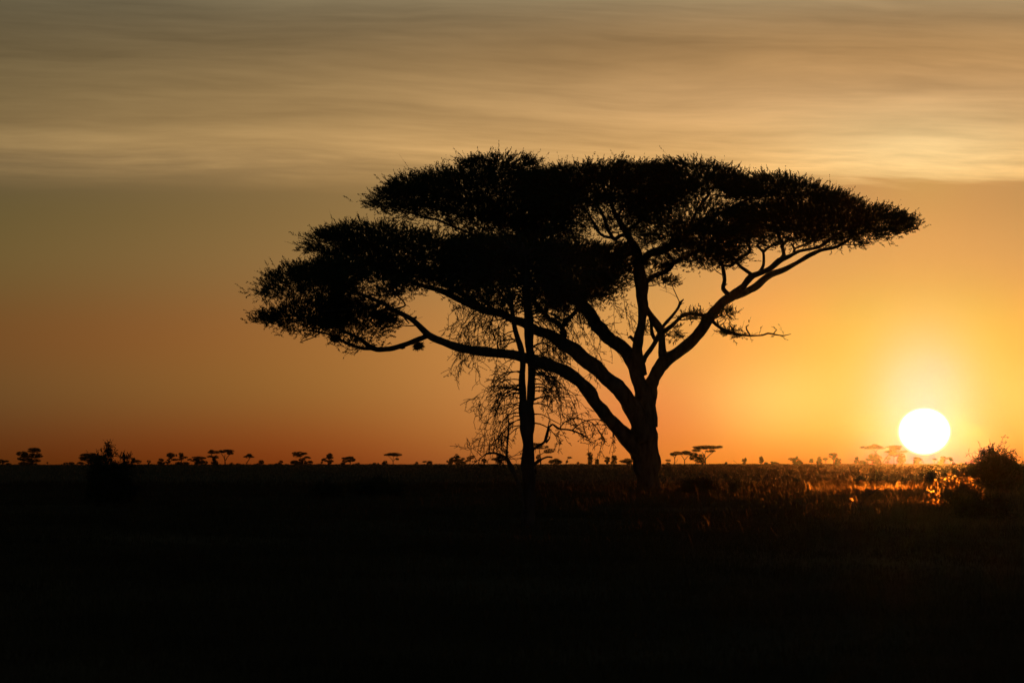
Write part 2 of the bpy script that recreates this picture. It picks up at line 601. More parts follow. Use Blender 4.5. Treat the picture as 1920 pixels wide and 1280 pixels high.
# limb groups: lists of traced branches; the first of each group is the limb itself
LIMBS = [
    # the long low limb to the left
    [[(1206, 862, 0, 30), (1190, 838, -.2, 32), (1170, 815, -.4, 28), (1139, 781, -.8, 25), (1115, 752, -1.2, 25), (1097, 725, -1.6, 24), (1072, 705, -2, 23), (1040, 688, -2.4, 23), (1000, 675, -2.8, 21), (955, 664, -3.1, 18), (905, 658, -3.4, 17), (867, 654, -3.6, 16), (832, 641, -3.8, 15), (802, 627, -4, 13), (780, 605, -4.1, 10), (757, 591, -4.2, 9), (735, 580, -4.3, 9), (720, 568, -4.4, 7), (697, 559, -4.6, 7), (668, 548, -4.8, 5), (630, 535, -5.2, 4), (590, 530, -5.4, 3)],
     [(804, 627, -4, 12), (793, 633, -3.7, 10), (780, 638, -3.3, 10), (757, 647, -2.8, 10), (732, 653, -2.4, 10), (707, 655, -2, 10), (692, 649, -1.8, 9), (680, 640, -1.5, 7), (665, 630, -1.2, 6), (645, 620, -1, 5), (600, 600, -.6, 4), (540, 590, -.4, 3)],
     [(700, 653, -1.9, 8), (682, 653, -2.2, 6), (657, 646, -2.6, 6), (640, 638, -2.9, 5), (618, 627, -3.3, 4), (590, 621, -3.6, 3), (560, 619, -4, 2)],
     [(697, 560, -4.6, 6), (670, 548, -4, 5), (656, 532, -3.6, 4), (650, 515, -3.2, 3), (640, 490, -3, 3)],
     [(600, 624, -3.4, 3), (588, 632, -3.5, 2), (574, 637, -3.6, 2), (562, 642, -3.6, 1)],
     [(720, 568, -4.4, 5), (690, 575, -5, 4), (650, 580, -5.4, 3), (600, 585, -5.8, 3)],
     [(735, 580, -4.3, 4), (760, 572, -4.8, 3), (742, 550, -5.2, 3), (728, 530, -5.4, 2)]],
    # the second limb to the left
    [[(1212, 825, -.3, 34), (1198, 790, -.5, 36), (1182, 757, -.7, 34), (1162, 731, -.9, 30), (1132, 703, -.6, 29), (1105, 680, -.3, 28), (1080, 660, 0, 26), (1055, 642, .3, 25), (1028, 628, .6, 20), (1000, 615, .9, 18), (960, 597, 1.2, 16), (928, 585, 1.5, 14), (892, 576, 1.8, 13), (867, 564, 2, 13), (842, 552, 2.2, 12), (817, 541, 2.4, 10), (792, 536, 2.6, 8), (775, 531, 2.8, 8), (757, 521, 3, 7), (732, 512, 3.3, 5), (700, 500, 3.6, 4), (660, 480, 4, 3), (620, 460, 4.4, 3)],
     [(898, 575, 1.8, 11), (882, 560, 1.2, 11), (857, 545, .8, 10), (832, 532, .4, 9), (808, 518, 0, 8), (790, 507, -.4, 7), (765, 495, -.8, 5), (735, 480, -1.2, 4), (690, 455, -1.6, 3)],
     [(816, 523, .1, 7), (805, 505, .8, 6), (790, 487, 1.4, 5), (770, 465, 1.8, 4), (740, 445, 2.2, 3)],
     [(1055, 635, .3, 15), (1056, 618, .2, 12), (1040, 602, -.2, 10), (1027, 597, -.6, 9), (1012, 580, -1.0, 8), (995, 555, -1.4, 6), (975, 520, -1.8, 5), (950, 490, -2, 4)],
     [(1056, 610, .2, 9), (1067, 596, .6, 9), (1080, 583, 1, 8), (1092, 570, 1.3, 6), (1105, 545, 1.7, 5), (1115, 510, 2, 4)],
     [(962, 595, 1.2, 9), (958, 575, .8, 7), (940, 552, .4, 5), (915, 520, 0, 4), (890, 490, 0, 3)],
     [(930, 586, 1.5, 8), (905, 560, 2.2, 6), (885, 530, 2.8, 5), (860, 500, 3.2, 4)],
     [(780, 533, 2.8, 5), (788, 540, 2.8, 4), (779, 541, 2.8, 3)]],
    # the forked middle stem leaning left
    [[(1206, 742, .2, 26), (1196, 706, .3, 27), (1184, 674, .5, 27), (1168, 654, .8, 25), (1142, 633, 1.3, 25), (1121, 611, 1.8, 25), (1097, 578, 2.5, 24), (1080, 556, 3, 20), (1055, 525, 3.5, 15), (1030, 495, 3.9, 11), (1005, 465, 4.2, 8), (985, 440, 4.5, 6), (960, 420, 4.8, 5)],
     [(1090, 568, 2.7, 12), (1098, 535, 2, 9), (1095, 500, 1.4, 7), (1085, 470, 1, 6), (1070, 430, .8, 5)],
     [(1035, 500, 3.8, 8), (990, 480, 4.6, 6), (940, 455, 5.2, 5), (890, 440, 5.6, 4), (850, 425, 5.8, 4), (822, 413, 5.8, 4), (790, 405, 5.6, 3), (760, 397, 5.4, 3)],
     [(1020, 485, 4, 6), (1030, 450, 4.4, 5), (1045, 420, 4.8, 4)]],
    # the upright stem into the top of the crown
    [[(1200, 702, .3, 26), (1197, 668, 0, 22), (1195, 645, -.2, 18), (1203, 605, -.4, 17), (1206, 578, -.5, 20), (1204, 555, -.5, 22), (1203, 530, -.6, 25), (1198, 505, -.7, 23), (1192, 472, -.8, 18), (1180, 445, -1, 13), (1165, 420, -1.2, 11), (1155, 402, -1.3, 9), (1145, 380, -1.4, 7), (1130, 350, -1.6, 5)],
     [(1204, 492, -.7, 16), (1218, 476, -1, 16), (1247, 466, -1.8, 16), (1272, 452, -2.5, 15), (1290, 438, -3, 13), (1308, 420, -3.5, 10), (1340, 405, -4, 8), (1370, 390, -4.5, 6), (1410, 370, -5, 4)],
     [(1207, 535, -.5, 12), (1215, 526, -.2, 11), (1226, 517, .2, 10), (1250, 508, .9, 9), (1263, 493, 1.4, 9), (1283, 483, 2, 8), (1300, 474, 2.4, 7), (1320, 460, 2.8, 5), (1350, 440, 3.4, 4), (1380, 425, 4, 3)],
     [(1264, 494, 1.4, 7), (1255, 479, 1.8, 6), (1248, 470, 2.2, 4), (1262, 455, 2.5, 3)],
     [(1178, 442, -1, 9), (1168, 440, -.4, 8), (1152, 448, .4, 7), (1141, 432, 1, 7), (1132, 407, 1.6, 6), (1120, 385, 2, 4)],
     [(1170, 432, -1.1, 7), (1190, 423, -2, 7), (1206, 408, -2.6, 6), (1222, 392, -3.2, 5), (1250, 365, -3.8, 4), (1290, 340, -4.4, 3)],
     [(1292, 438, -3, 8), (1300, 408, -2.4, 6), (1310, 390, -2, 5), (1330, 365, -1.6, 4)],
     [(1150, 447, .4, 6), (1128, 440, 1, 5), (1112, 418, 1.6, 5), (1100, 395, 2, 4)],
     [(1157, 405, -1.3, 6), (1175, 380, -1, 5), (1200, 350, -.6, 4)],
     [(1142, 375, -1.4, 5), (1100, 355, -2.4, 4), (1050, 335, -3, 3)],
     [(1250, 467, -1.8, 7), (1262, 447, -1, 5), (1275, 425, -.4, 4)],
     # jagged stub on its left side
     [(1196, 643, -.2, 9), (1187, 636, -.4, 8), (1182, 631, -.5, 6), (1178, 633, -.6, 3)]],
    # cross stems between the upright and the right stem
    [[(1243, 668, .4, 16), (1241, 645, .3, 15), (1238, 618, .2, 15), (1228, 602, .1, 14), (1217, 588, -.2, 12), (1208, 570, -.4, 9)],
     [(1202, 690, .2, 8), (1208, 674, .6, 9), (1220, 655, .8, 9), (1230, 638, .6, 9), (1236, 626, .3, 8)],
     [(1229, 638, .6, 7), (1223, 625, .9, 8), (1221, 608, .6, 6), (1219, 595, .2, 5)],
     [(1243, 623, .2, 8), (1260, 610, -.3, 8), (1281, 591, -.8, 7), (1296, 589, -1.2, 7), (1320, 591, -1.6, 7), (1334, 592, -2, 5)],
     [(1240, 615, .2, 6), (1260, 592, .8, 6), (1272, 577, 1.2, 5), (1276, 567, 1.4, 5), (1282, 561, 1.5, 2)],
     [(1274, 573, 1.3, 4), (1274, 566, 1.3, 3)]],
    # the right limb and its long fork
    [[(1216, 748, .4, 24), (1221, 722, .6, 24), (1232, 696, .8, 26), (1247, 677, 1, 26), (1270, 661, 1.1, 22), (1292, 644, 1.2, 21), (1310, 624, 1.2, 21), (1325, 602, 1.2, 20), (1338, 586, 1.2, 19), (1356, 566, 1.1, 18), (1376, 553, 1, 17), (1390, 540, .6, 14), (1402, 525, .2, 13), (1413, 516, 0, 11), (1430, 510, -.3, 10), (1447, 501, -.6, 11), (1460, 490, -.9, 11), (1480, 480, -1.2, 8), (1500, 470, -1.6, 6), (1524, 466, -2, 6), (1541, 460, -2.4, 6), (1556, 448, -2.7, 5), (1575, 435, -3, 4), (1610, 420, -3.4, 3)],
     [(1366, 558, 1.1, 12), (1385, 553, 1.4, 13), (1400, 547, 1.7, 14), (1417, 537, 2, 14), (1433, 523, 2.2, 13), (1448, 513, 2.4, 13), (1470, 505, 2.6, 10), (1485, 498, 2.8, 9), (1501, 489, 3, 9), (1525, 475, 3.2, 8), (1545, 467, 3.3, 7), (1570, 462, 3.4, 6), (1590, 450, 3.5, 5), (1606, 441, 3.6, 4), (1640, 428, 3.8, 3)],
     [(1367, 553, 1, 9), (1356, 541, .6, 8), (1359, 525, .2, 8), (1355, 502, -.2, 7), (1351, 485, -.5, 5), (1352, 465, -.8, 4), (1360, 440, -1, 3)],
     [(1355, 498, -.2, 5), (1374, 497, -.6, 5), (1381, 488, -.9, 6), (1394, 480, -1.2, 6), (1405, 472, -1.4, 6), (1404, 460, -1.6, 6), (1392, 450, -1.8, 5), (1378, 443, -2, 4), (1365, 430, -2.2, 3)],
     [(1411, 516, 0, 7), (1397, 506, .4, 7), (1388, 500, .6, 6), (1380, 489, .8, 5), (1366, 476, 1, 5), (1352, 462, 1.2, 3), (1340, 440, 1.4, 3)],
     [(1424, 511, -.2, 8), (1431, 498, 0, 6), (1431, 472, .3, 5), (1419, 461, .5, 5), (1432, 450, .8, 4), (1428, 430, 1, 3)],
     [(1431, 473, .3, 5), (1440, 464, .1, 5), (1453, 457, -.1, 4)],
     [(1463, 488, -.9, 9), (1470, 478, -.6, 8), (1467, 462, -.4, 7), (1462, 448, -.2, 6), (1455, 430, 0, 4)],
     [(1467, 460, -.4, 6), (1476, 450, -.6, 5), (1496, 447, -.8, 5), (1515, 437, -1, 4), (1533, 428, -1.2, 3)],
     [(1487, 477, -1.3, 6), (1490, 467, -1.5, 5), (1483, 455, -1.6, 3)],
     [(1490, 466, -1.5, 4), (1512, 457, -1.7, 4), (1540, 444, -2, 3), (1560, 430, -2.2, 2)],
     [(1545, 459, -2.4, 5), (1560, 449, -1.8, 4), (1580, 448, -1.4, 3), (1600, 436, -1, 2)],
     # dead branch under it
     [(1333, 597, 1.2, 8), (1342, 608, 1.5, 6), (1352, 614, 1.8, 6), (1358, 620, 2, 10), (1375, 625, 2.3, 7), (1390, 628, 2.5, 4), (1405, 630, 2.7, 3.5), (1430, 628, 3, 3), (1440, 624, 3.2, 3), (1454, 627, 3.4, 2.5), (1470, 629, 3.5, 2), (1483, 626, 3.6, 1.2)],
     [(1407, 629, 2.7, 3), (1400, 618, 2.6, 3), (1399, 612, 2.6, 2.5), (1404, 609, 2.6, 1.5)],
     [(1377, 624, 2.3, 4), (1372, 615, 2.2, 3), (1367, 607, 2.2, 2)],
     [(1374, 618, 2.3, 3), (1378, 609, 2.3, 2)],
     [(1450, 626, 3.3, 2.2), (1456, 618, 3.3, 2), (1450, 613, 3.3, 1.3)]],
]

TRUNK = [[(1219, 940, 0, 52), (1218, 915, 0, 44), (1214, 888, 0, 45), (1211, 860, 0, 49), (1209, 830, .1, 50), (1207, 800, .2, 50), (1206, 770, .3, 43), (1206, 745, .3, 38), (1208, 722, .4, 26)],
         [(1222, 800, .4, 22), (1221, 760, .5, 20), (1223, 735, .6, 18), (1226, 708, .7, 12)]]

# tiers of the crown: top line, bottom line (px), depth of the middle and half depth (m), sprays per square metre
PADS = [
    ([(478, 597), (502, 585), (530, 572), (580, 560), (640, 556)], [(478, 601), (520, 606), (580, 616), (640, 614)], -2.4, 3.6, 125),
    ([(635, 556), (700, 564), (745, 588)], [(635, 606), (705, 606), (745, 596)], -2.4, 2.6, 72),
    ([(486, 545), (505, 518), (540, 500), (580, 492), (640, 490)], [(486, 550), (520, 553), (580, 549), (640, 552)], -5.0, 3.4, 120),
    ([(635, 492), (690, 506)], [(635, 550), (690, 542)], -5.0, 2.2, 62),
    ([(600, 560), (660, 560), (720, 578)], [(600, 600), (650, 640), (690, 640), (730, 620)], -2.5, 2.2, 62),
    ([(700, 540), (740, 520), (770, 530)], [(700, 556), (735, 560), (765, 545)], -5.0, 1.5, 60),
    ([(582, 460), (600, 440), (630, 425), (680, 420), (730, 425), (780, 430), (830, 445), (900, 450)], [(582, 470), (620, 482), (690, 508), (740, 522), (800, 512), (860, 520), (900, 530)], 1.2, 4.2, 150),
    ([(560, 505), (600, 494), (655, 490)], [(560, 520), (620, 538), (655, 540)], -1.0, 3.0, 100),
    ([(650, 495), (720, 502), (760, 510)], [(650, 512), (690, 518), (760, 520)], -1.0, 2.2, 50),
    ([(840, 450), (920, 446), (1000, 446), (1080, 450), (1170, 462)], [(840, 515), (900, 522), (980, 530), (1060, 540), (1130, 530), (1175, 500)], 0.0, 4.6, 165),
    ([(706, 378), (730, 350), (770, 330), (830, 322), (900, 318), (1000, 322), (1060, 330)], [(706, 386), (750, 392), (810, 396), (860, 405), (930, 420), (1000, 440), (1060, 430)], 4.6, 4.6, 170),
    ([(872, 304), (900, 296), (950, 294), (990, 300)], [(872, 312), (910, 322), (960, 325), (992, 312)], 5.6, 2.2, 150),
    ([(990, 322), (1040, 316), (1100, 311), (1160, 304), (1210, 309), (1260, 330)], [(990, 385), (1040, 388), (1100, 386), (1160, 382), (1210, 385), (1260, 380)], 0.4, 5.5, 175),
    ([(1235, 318), (1262, 306), (1295, 303), (1335, 312), (1375, 326), (1400, 340)], [(1235, 372), (1270, 368), (1310, 362), (1350, 360), (1385, 365), (1400, 360)], -3.0, 4.5, 165),
    ([(1375, 336), (1410, 331), (1450, 330), (1490, 334), (1520, 346), (1560, 362), (1600, 376)], [(1375, 370), (1420, 374), (1470, 372), (1510, 372), (1550, 378), (1600, 386)], 2.0, 3.8, 165),
    ([(1385, 400), (1430, 384), (1490, 378), (1560, 372), (1610, 384), (1660, 394), (1690, 408), (1704, 423)], [(1385, 444), (1440, 446), (1500, 436), (1560, 440), (1600, 436), (1650, 434), (1690, 432), (1704, 430)], .8, 4.2, 175),
    ([(1190, 385), (1250, 382), (1320, 375), (1400, 380)], [(1190, 455), (1240, 450), (1300, 462), (1350, 470), (1400, 450)], -3.2, 4.0, 95),
    ([(1300, 420), (1360, 420), (1410, 435)], [(1290, 470), (1330, 478), (1370, 478), (1410, 455)], -1.0, 2.8, 75),
    ([(1060, 380), (1120, 384), (1200, 388)], [(1060, 440), (1110, 430), (1160, 420), (1200, 440)], 1.5, 3.5, 38),
    ([(870, 405), (940, 420), (1010, 430)], [(850, 425), (900, 442), (960, 450), (1010, 450)], 5.0, 2.4, 45),
    ([(1230, 470), (1290, 462), (1350, 470), (1380, 480)], [(1230, 490), (1280, 498), (1340, 500), (1380, 490)], 1.0, 2.4, 60),
    ([(1208, 520), (1235, 520), (1262, 524)], [(1208, 526), (1235, 532), (1262, 530)], .4, .8, 110),
    ([(1205, 490), (1225, 492), (1245, 500)], [(1205, 515), (1225, 515), (1240, 508)], .2, .8, 120),
    ([(1540, 440), (1600, 436), (1650, 444)], [(1545, 448), (1600, 456), (1645, 453)], 2.5, 1.8, 70),
    ([(1470, 446), (1510, 440), (1540, 438)], [(1470, 458), (1510, 456), (1540, 446)], -1.2, 1.5, 70),
    ([(780, 508), (860, 515), (950, 520), (1050, 530)], [(805, 528), (870, 556), (950, 582), (1060, 584)], 1.0, 3.0, 66),
    ([(1040, 540), (1100, 520), (1170, 500)], [(1050, 572), (1110, 568), (1185, 530)], 1.8, 2.4, 75),
    ([(1285, 581), (1310, 580), (1330, 583)], [(1285, 594), (1305, 602), (1325, 600)], -1.6, .7, 60),
    ([(1345, 582), (1360, 580), (1375, 584)], [(1345, 592), (1360, 594), (1375, 592)], 1.4, .6, 130),
    ([(1255, 612), (1265, 610), (1275, 616)], [(1250, 630), (1262, 634), (1272, 634)], -.4, .5, 45),
    ([(1352, 624), (1375, 620), (1390, 624)], [(1352, 634), (1372, 634), (1390, 632)], 2.3, .5, 70),
    ([(1208, 612), (1215, 608), (1222, 612)], [(1208, 624), (1215, 626), (1222, 624)], .8, .4, 80),
]


def build_crown(mb, pads, rng, Y0):
    for top, bot, dy, R, cov in pads:
        top, bot = np.array(top, float), np.array(bot, float)
        x0, x1 = min(top[0, 0], bot[0, 0]), max(top[-1, 0], bot[-1, 0])
        area = np.trapz(np.interp(np.linspace(x0, x1, 60), bot[:, 0], bot[:, 1]) - np.interp(np.linspace(x0, x1, 60), top[:, 0], top[:, 1]), np.linspace(x0, x1, 60)) * (Y0 * K) ** 2
        n = max(12, int(area * cov * 4.6))
        per = 7
        nc = max(4, n // per)
        cx, a = (x0 + x1) / 2, (x1 - x0) / 2
        xs = np.linspace(x0, x1, 200)
        wd = np.maximum(np.interp(xs, bot[:, 0], bot[:, 1]) - np.interp(xs, top[:, 0], top[:, 1]), .5)
        px = rng.choice(xs, nc, p=wd / wd.sum()) + rng.uniform(-a / 200, a / 200, nc)
        f = rng.random(nc)
        f = np.where(rng.random(nc) < .10, 1 + .38 * rng.random(nc) ** 1.4, f)      # loose sprays under the tier
        ty, by = np.interp(px, top[:, 0], top[:, 1]), np.interp(px, bot[:, 0], bot[:, 1])
        py = ty + (by - ty) * f
        tt = rng.uniform(-1, 1, nc) * np.sqrt(np.clip(1 - ((px - cx) / (a * 1.15)) ** 2, 0.05, 1))
        # towards the near and far rim a tier sinks a little, as a flat dome does
        sink = 0.25 * (by - ty) * tt ** 2
        py = py + sink * (1 - f)
        c = np.array([at(px[i], py[i], Y0 + dy + tt[i] * R) for i in range(nc)])
        k = rng.integers(0, nc, n)
        P = c[k] + rng.normal(0, 1, (n, 3)) * np.array([.26, .26, .08]) * min(1.0, a * PX / 2.0 + .25)
        rx = (px[k] - cx) / a
        rise = 0.22 + 0.42 * (1 - f[k])
        D = np.stack([rx * 1.15, tt[k] * 0.9, rise], -1) + rng.normal(0, .38, (n, 3))
        D = unit(D)
        L = (0.18 + 0.28 * rng.random(n) ** 1.8) * np.where(rng.random(n) < .10, 1.45, 1.0)
        spray_leaves(mb, P, D, L, rng)
        # now and then a long bare whip stands out of the top
        w = rng.random(n) < 0.014
        if w.any() and cov > 100:
            Dw = unit(D[w] + np.array([0, 0, .5]))
            spray_leaves(mb, P[w], Dw, L[w] * 1.9, rng, m=6, leaf=.08, wid=.014)


def pad_feed(pads, rng, Y0):
    """points in the lower half of the tiers that branchlets must reach"""
    out = []
    for top, bot, dy, R, cov in pads:
        top, bot = np.array(top, float), np.array(bot, float)
        x0, x1 = top[0, 0], top[-1, 0]
        m = max(2, int((x1 - x0) / 9))
        for _ in range(m):
            px = rng.uniform(x0, x1)
            ty, by = np.interp(px, top[:, 0], top[:, 1]), np.interp(px, bot[:, 0], bot[:, 1])
            out.append(at(px, ty + (by - ty) * rng.uniform(.45, .95), Y0 + dy + R * rng.uniform(-.8, .8)))
    return np.array(out)


def build_big_tree():
    rng = np.random.default_rng(11)
    base = at(1218, 915, TREE_Y)
    root = empty('acacia_tree', (base[0], TREE_Y, float(ground_z(base[0], TREE_Y))))
    tag(root, 'huge flat-topped umbrella thorn acacia in black silhouette, its forked trunk standing in dark grass', 'tree')
    mb = MB()
    for pts in TRUNK:
        limb(mb, pts, rng, sides=16, amp=.12)
    mb.build('trunk', BARK, root, smooth=True)
    groups, lines = [], []
    for gi, g in enumerate(LIMBS):
        m = MB()
        for pts in g:
            S = limb(m, pts, rng)
            keep = S[S[:, 3] < 0.16]
            if len(keep):
                lines.append(np.hstack([keep, np.full((len(keep), 1), gi)]))
        groups.append(m)
    # snags and broken stubs on the bare wood
    for gi, m in enumerate(groups):
        L = np.vstack([l for l in lines if int(l[0, 4]) == gi])
        for _ in range(9):
            s = L[rng.integers(0, len(L))]
            d = unit(rng.normal(0, 1, 3) * np.array([1, .8, .8]) + np.array([0, 0, .2]))
            ln = s[3] + rng.uniform(.05, .28)
            r0 = min(.05, s[3] * rng.uniform(.25, .5))
            P = np.array([s[:3], s[:3] + d * ln * .6 + rng.normal(0, .02, 3), s[:3] + d * ln + rng.normal(0, .05, 3)])
            m.tube(P, np.array([r0 * 1.3, r0, r0 * .55]), 6, True, .08, gi)
    C = np.vstack(lines)
    feed = pad_feed(PADS, rng, TREE_Y)
    order = np.argsort([np.min(np.sum((C[:, :3] - f) ** 2, 1)) for f in feed])
    for i in order:
        f = feed[i]
        d = np.sum(((C[:, :3] - f) * np.array([1, 1, 1.0])) ** 2, 1) + np.where(C[:, 2] > f[2] - .1, 2.0, 0)
        j = int(np.argmin(d))
        q, r, gi = C[j, :3], C[j, 3], int(C[j, 4])
        dist = math.sqrt(np.sum((q - f) ** 2))
        if dist < .25 or dist > 6:
            continue
        r0 = min(r * .8, 0.012 + 0.012 * dist)
        mid = (q + f) / 2 + rng.normal(0, .10 * dist, 3) + np.array([0, 0, -.05 * dist])
        S = spline([[*q, r0], [*mid, r0 * .7], [*f, r0 * .35]], .22)
        gnarl(S, rng, .05)
        groups[gi].tube(S[:, :3], np.maximum(S[:, 3], .007), 4)
        # fine forks off the branchlet
        for _ in range(int(2 + dist * 2.2)):
            s = S[rng.integers(1, len(S))]
            dd = unit(rng.normal(0, 1, 3) * np.array([1, 1, .6]) + np.array([0, 0, .35]))
            ll = rng.uniform(.3, .9)
            e = s[:3] + dd * ll
            mm = (s[:3] + e) / 2 + rng.normal(0, .06, 3)
            groups[gi].tube(np.array([s[:3], mm, e]), np.array([.010, .008, .005]), 3)
        C = np.vstack([C, np.hstack([S[2:], np.full((len(S[2:]), 1), gi)])])
    for m in groups:
        m.build('limb', BARK, root, smooth=True)
    cr = MB()
    build_crown(cr, PADS, rng, TREE_Y)
    # tufts straight on the thinner limbs
    thin = C[(C[:, 3] < .05)]
    pick = thin[rng.integers(0, len(thin), 900)]
    spray_leaves(cr, pick[:, :3], unit(rng.normal(0, 1, (900, 3)) + np.array([0, 0, .5])), .2 + .25 * rng.random(900), rng, m=7)
    # thin twigs hanging under the crown
    cr.build('crown', LEAF, root)
    return root


build_big_tree()

# ------------------------------------------------------------------ thorn twigs (small tree, bushes, dead shrubs)


def grow(lines, p, d, L, r, lev, rng, droop=0.15, wander=.22, kids=5, ratio=.5, spread=.9, up=0.0, rmin=.006):
    n = max(3, int(L / .09) if L < 1.2 else int(L / .14))
    step = L / n
    P, R = [p.copy()], [r]
    d = d / np.linalg.norm(d)
    for i in range(n):
        d = d + rng.normal(0, wander, 3) * .5 + np.array([0, 0, -droop * step * 2.2 + up * step])
        d /= np.linalg.norm(d)
        p = p + d * step
        P.append(p.copy())
        R.append(max(rmin, r * (1 - .75 * (i + 1) / n)))
    P, R = np.array(P), np.array(R)
    lines.append((P, R, lev))
    if lev > 0:
        for _ in range(kids):
            i = rng.integers(max(1, n // 5), n + 1)
            t = P[min(i, n)] - P[i - 1]
            t /= np.linalg.norm(t) + 1e-9
            s = np.cross(t, rng.normal(0, 1, 3))
            s /= np.linalg.norm(s) + 1e-9
            dd = t * .7 + s * spread
            grow(lines, P[i].copy(), dd, L * ratio * rng.uniform(.6, 1.25), max(rmin, R[i] * .7), lev - 1, rng, droop, wander, kids, ratio, spread, up, rmin)


def twig_mesh(mb, lines, fat=1.0):
    for P, R, lev in lines:
        mb.tube(P, R * fat, 5 if R[0] > .03 else 3)


def knots(lb, lines, rng, per_m, m=5, leaf=.06, wid=.016, L=.10, maxlev=1, up=.2):
    """tufts of tiny leaves and thorns along twigs"""
    Ps = []
    for P, R, lev in lines:
        if lev > maxlev:
            continue
        n = rng.poisson(per_m * np.linalg.norm(P[-1] - P[0]))
        if n:
            i = rng.integers(1, len(P), n)
            Ps.append(P[i])
    if Ps:
        Ps = np.vstack(Ps)
        n = len(Ps)
        spray_leaves(lb, Ps, unit(rng.normal(0, 1, (n, 3)) + np.array([0, 0, up])), L * (.6 + .8 * rng.random(n)), rng, m=m, leaf=leaf, wid=wid, twig=.004)


def build_small_tree():
    rng = np.random.default_rng(23)
    Y = 130.0
    base = at(988, 985, Y)
    root = empty('thorn_tree', (base[0], Y, float(ground_z(base[0], Y))))
    tag(root, 'slim twin-stemmed thorn tree with half-bare drooping twigs, standing in front of the big umbrella acacia', 'tree')
    T = MB()
    limb(T, [(989, 1005, 0, 30), (989, 985, 0, 27), (991, 940, 0, 24), (992, 905, 0, 24), (990, 868, 0, 25), (990, 835, 0, 21), (989, 815, 0, 24), (988, 795, 0, 27), (987, 765, 0, 29), (987, 750, 0, 26)], rng, Y, 12, .1, .15)
    limb(T, [(992, 775, 0, 16), (995, 745, .05, 15), (996, 715, .08, 15), (996, 680, .1, 15), (993, 645, .1, 17), (991, 610, .1, 18), (990, 580, .1, 18), (988, 545, .1, 15), (986, 510, 0, 11), (983, 480, -.1, 7), (980, 455, -.2, 4)], rng, Y, 10, .1, .2)
    T.build('trunk', BARK, root, smooth=True)
    S2 = MB()
    limb(S2, [(983, 775, 0, 14), (980, 745, -.08, 14), (979, 710, -.15, 13), (980, 680, -.2, 11), (977, 655, -.2, 12), (971, 635, -.2, 11), (965, 615, -.2, 9), (961, 590, -.25, 8), (959, 565, -.3, 7), (950, 530, -.4, 5), (940, 500, -.5, 3)], rng, Y, 9, .1, .2)
    S2.build('stem', BARK, root, smooth=True)
    # stubs and the crooked right branch
    B = MB()
    limb(B, [(995, 845, 0, 6), (1012, 834, -.1, 5), (1022, 827, -.2, 5), (1030, 800, -.3, 4.5), (1036, 795, -.35, 4), (1048, 803, -.5, 4), (1070, 806, -.7, 3.5), (1088, 813, -.9, 3), (1102, 821, -1, 2.5)], rng, Y, 7, .06, .3)
    limb(B, [(1020, 829, -.2, 3), (1026, 806, -.1, 2.5), (1030, 788, 0, 2)], rng, Y, 5, .06, .3)
    limb(B, [(1024, 830, -.2, 4), (1030, 822, -.15, 3), (1031, 819, -.1, 2)], rng, Y, 5, .06, .3)
    limb(B, [(1050, 802, -.5, 2.5), (1060, 790, -.3, 2.2), (1078, 783, 0, 2), (1095, 787, .2, 2), (1110, 792, .4, 1.8), (1122, 806, .5, 1.8), (1136, 828, .6, 2)], rng, Y, 5, .06, .3)
    limb(B, [(1073, 806, -.7, 2.5), (1085, 796, -.5, 2.2), (1100, 788, -.3, 2.2), (1120, 786, -.1, 2), (1136, 791, .1, 2), (1146, 804, .2, 2), (1153, 822, .3, 2)], rng, Y, 5, .06, .3)
    limb(B, [(998, 872, 0, 8), (1010, 864, .1, 7), (1016, 860, .15, 4), (1026, 856, .2, 3.5), (1035, 857, .3, 3.5)], rng, Y, 6, .06, .3)
    limb(B, [(1003, 776, .1, 3), (1017, 777, .3, 2), (1033, 786, .5, 1.8), (1050, 795, .6, 1.2)], rng, Y, 5, .06, .3)
    limb(B, [(997, 878, .1, 8), (1004, 880, .1, 6), (1005, 888, .1, 3)], rng, Y, 6, .06, .2)
    B.build('branch', BARK, root, smooth=True)
    # the dead forked pole leaning out of its foot
    D = MB()
    limb(D, [(984, 960, -.2, 5), (975, 915, -.3, 7), (966, 892, -.35, 8), (957, 872, -.4, 8), (949, 857, -.45, 8)], rng, Y, 8, .08, .2)
    limb(D, [(950, 858, -.45, 5), (951, 835, -.4, 4), (953, 815, -.4, 4), (954, 795, -.35, 3), (952, 775, -.3, 2)], rng, Y, 6, .08, .2)
    limb(D, [(949, 857, -.45, 5), (938, 852, -.6, 4.5), (925, 849, -.75, 4), (912, 850, -.9, 5)], rng, Y, 6, .06, .3)
    limb(D, [(917, 850, -.85, 3), (917, 838, -.8, 2.2), (919, 820, -.8, 1)], rng, Y, 4, .06, .3)
    limb(D, [(946, 860, -.45, 4), (939, 864, -.3, 3), (936, 870, -.2, 2)], rng, Y, 4, .06, .3)
    limb(D, [(912, 850, -.9, 2.2), (900, 860, -1.1, 2), (885, 872, -1.3, 1.6), (874, 890, -1.5, 1.2), (866, 915, -1.6, .8)], rng, Y, 4, .06, .3)
    dl = []
    for (px, py, dx, dz, L) in [(905, 856, -1, .9, .55), (917, 835, -1, .3, .5), (917, 832, 1, .35, .5), (922, 850, .6, 1, .4), (951, 840, -1, .8, .4), (894, 864, -.6, .9, .4), (900, 860, -.3, -1, .6), (950, 862, 1, .2, .5), (952, 858, 1, .6, .45), (912, 850, -.6, -1, .7)]:
        grow(dl, at(px, py, Y - .7), np.array([dx, rng.normal(0, .4), dz]), L, .011, 2, rng, droop=.5, kids=3, ratio=.5)
    twig_mesh(D, dl)
    D.build('dead_pole', DEADWOOD, root)
    # drooping twigs
    lines = []

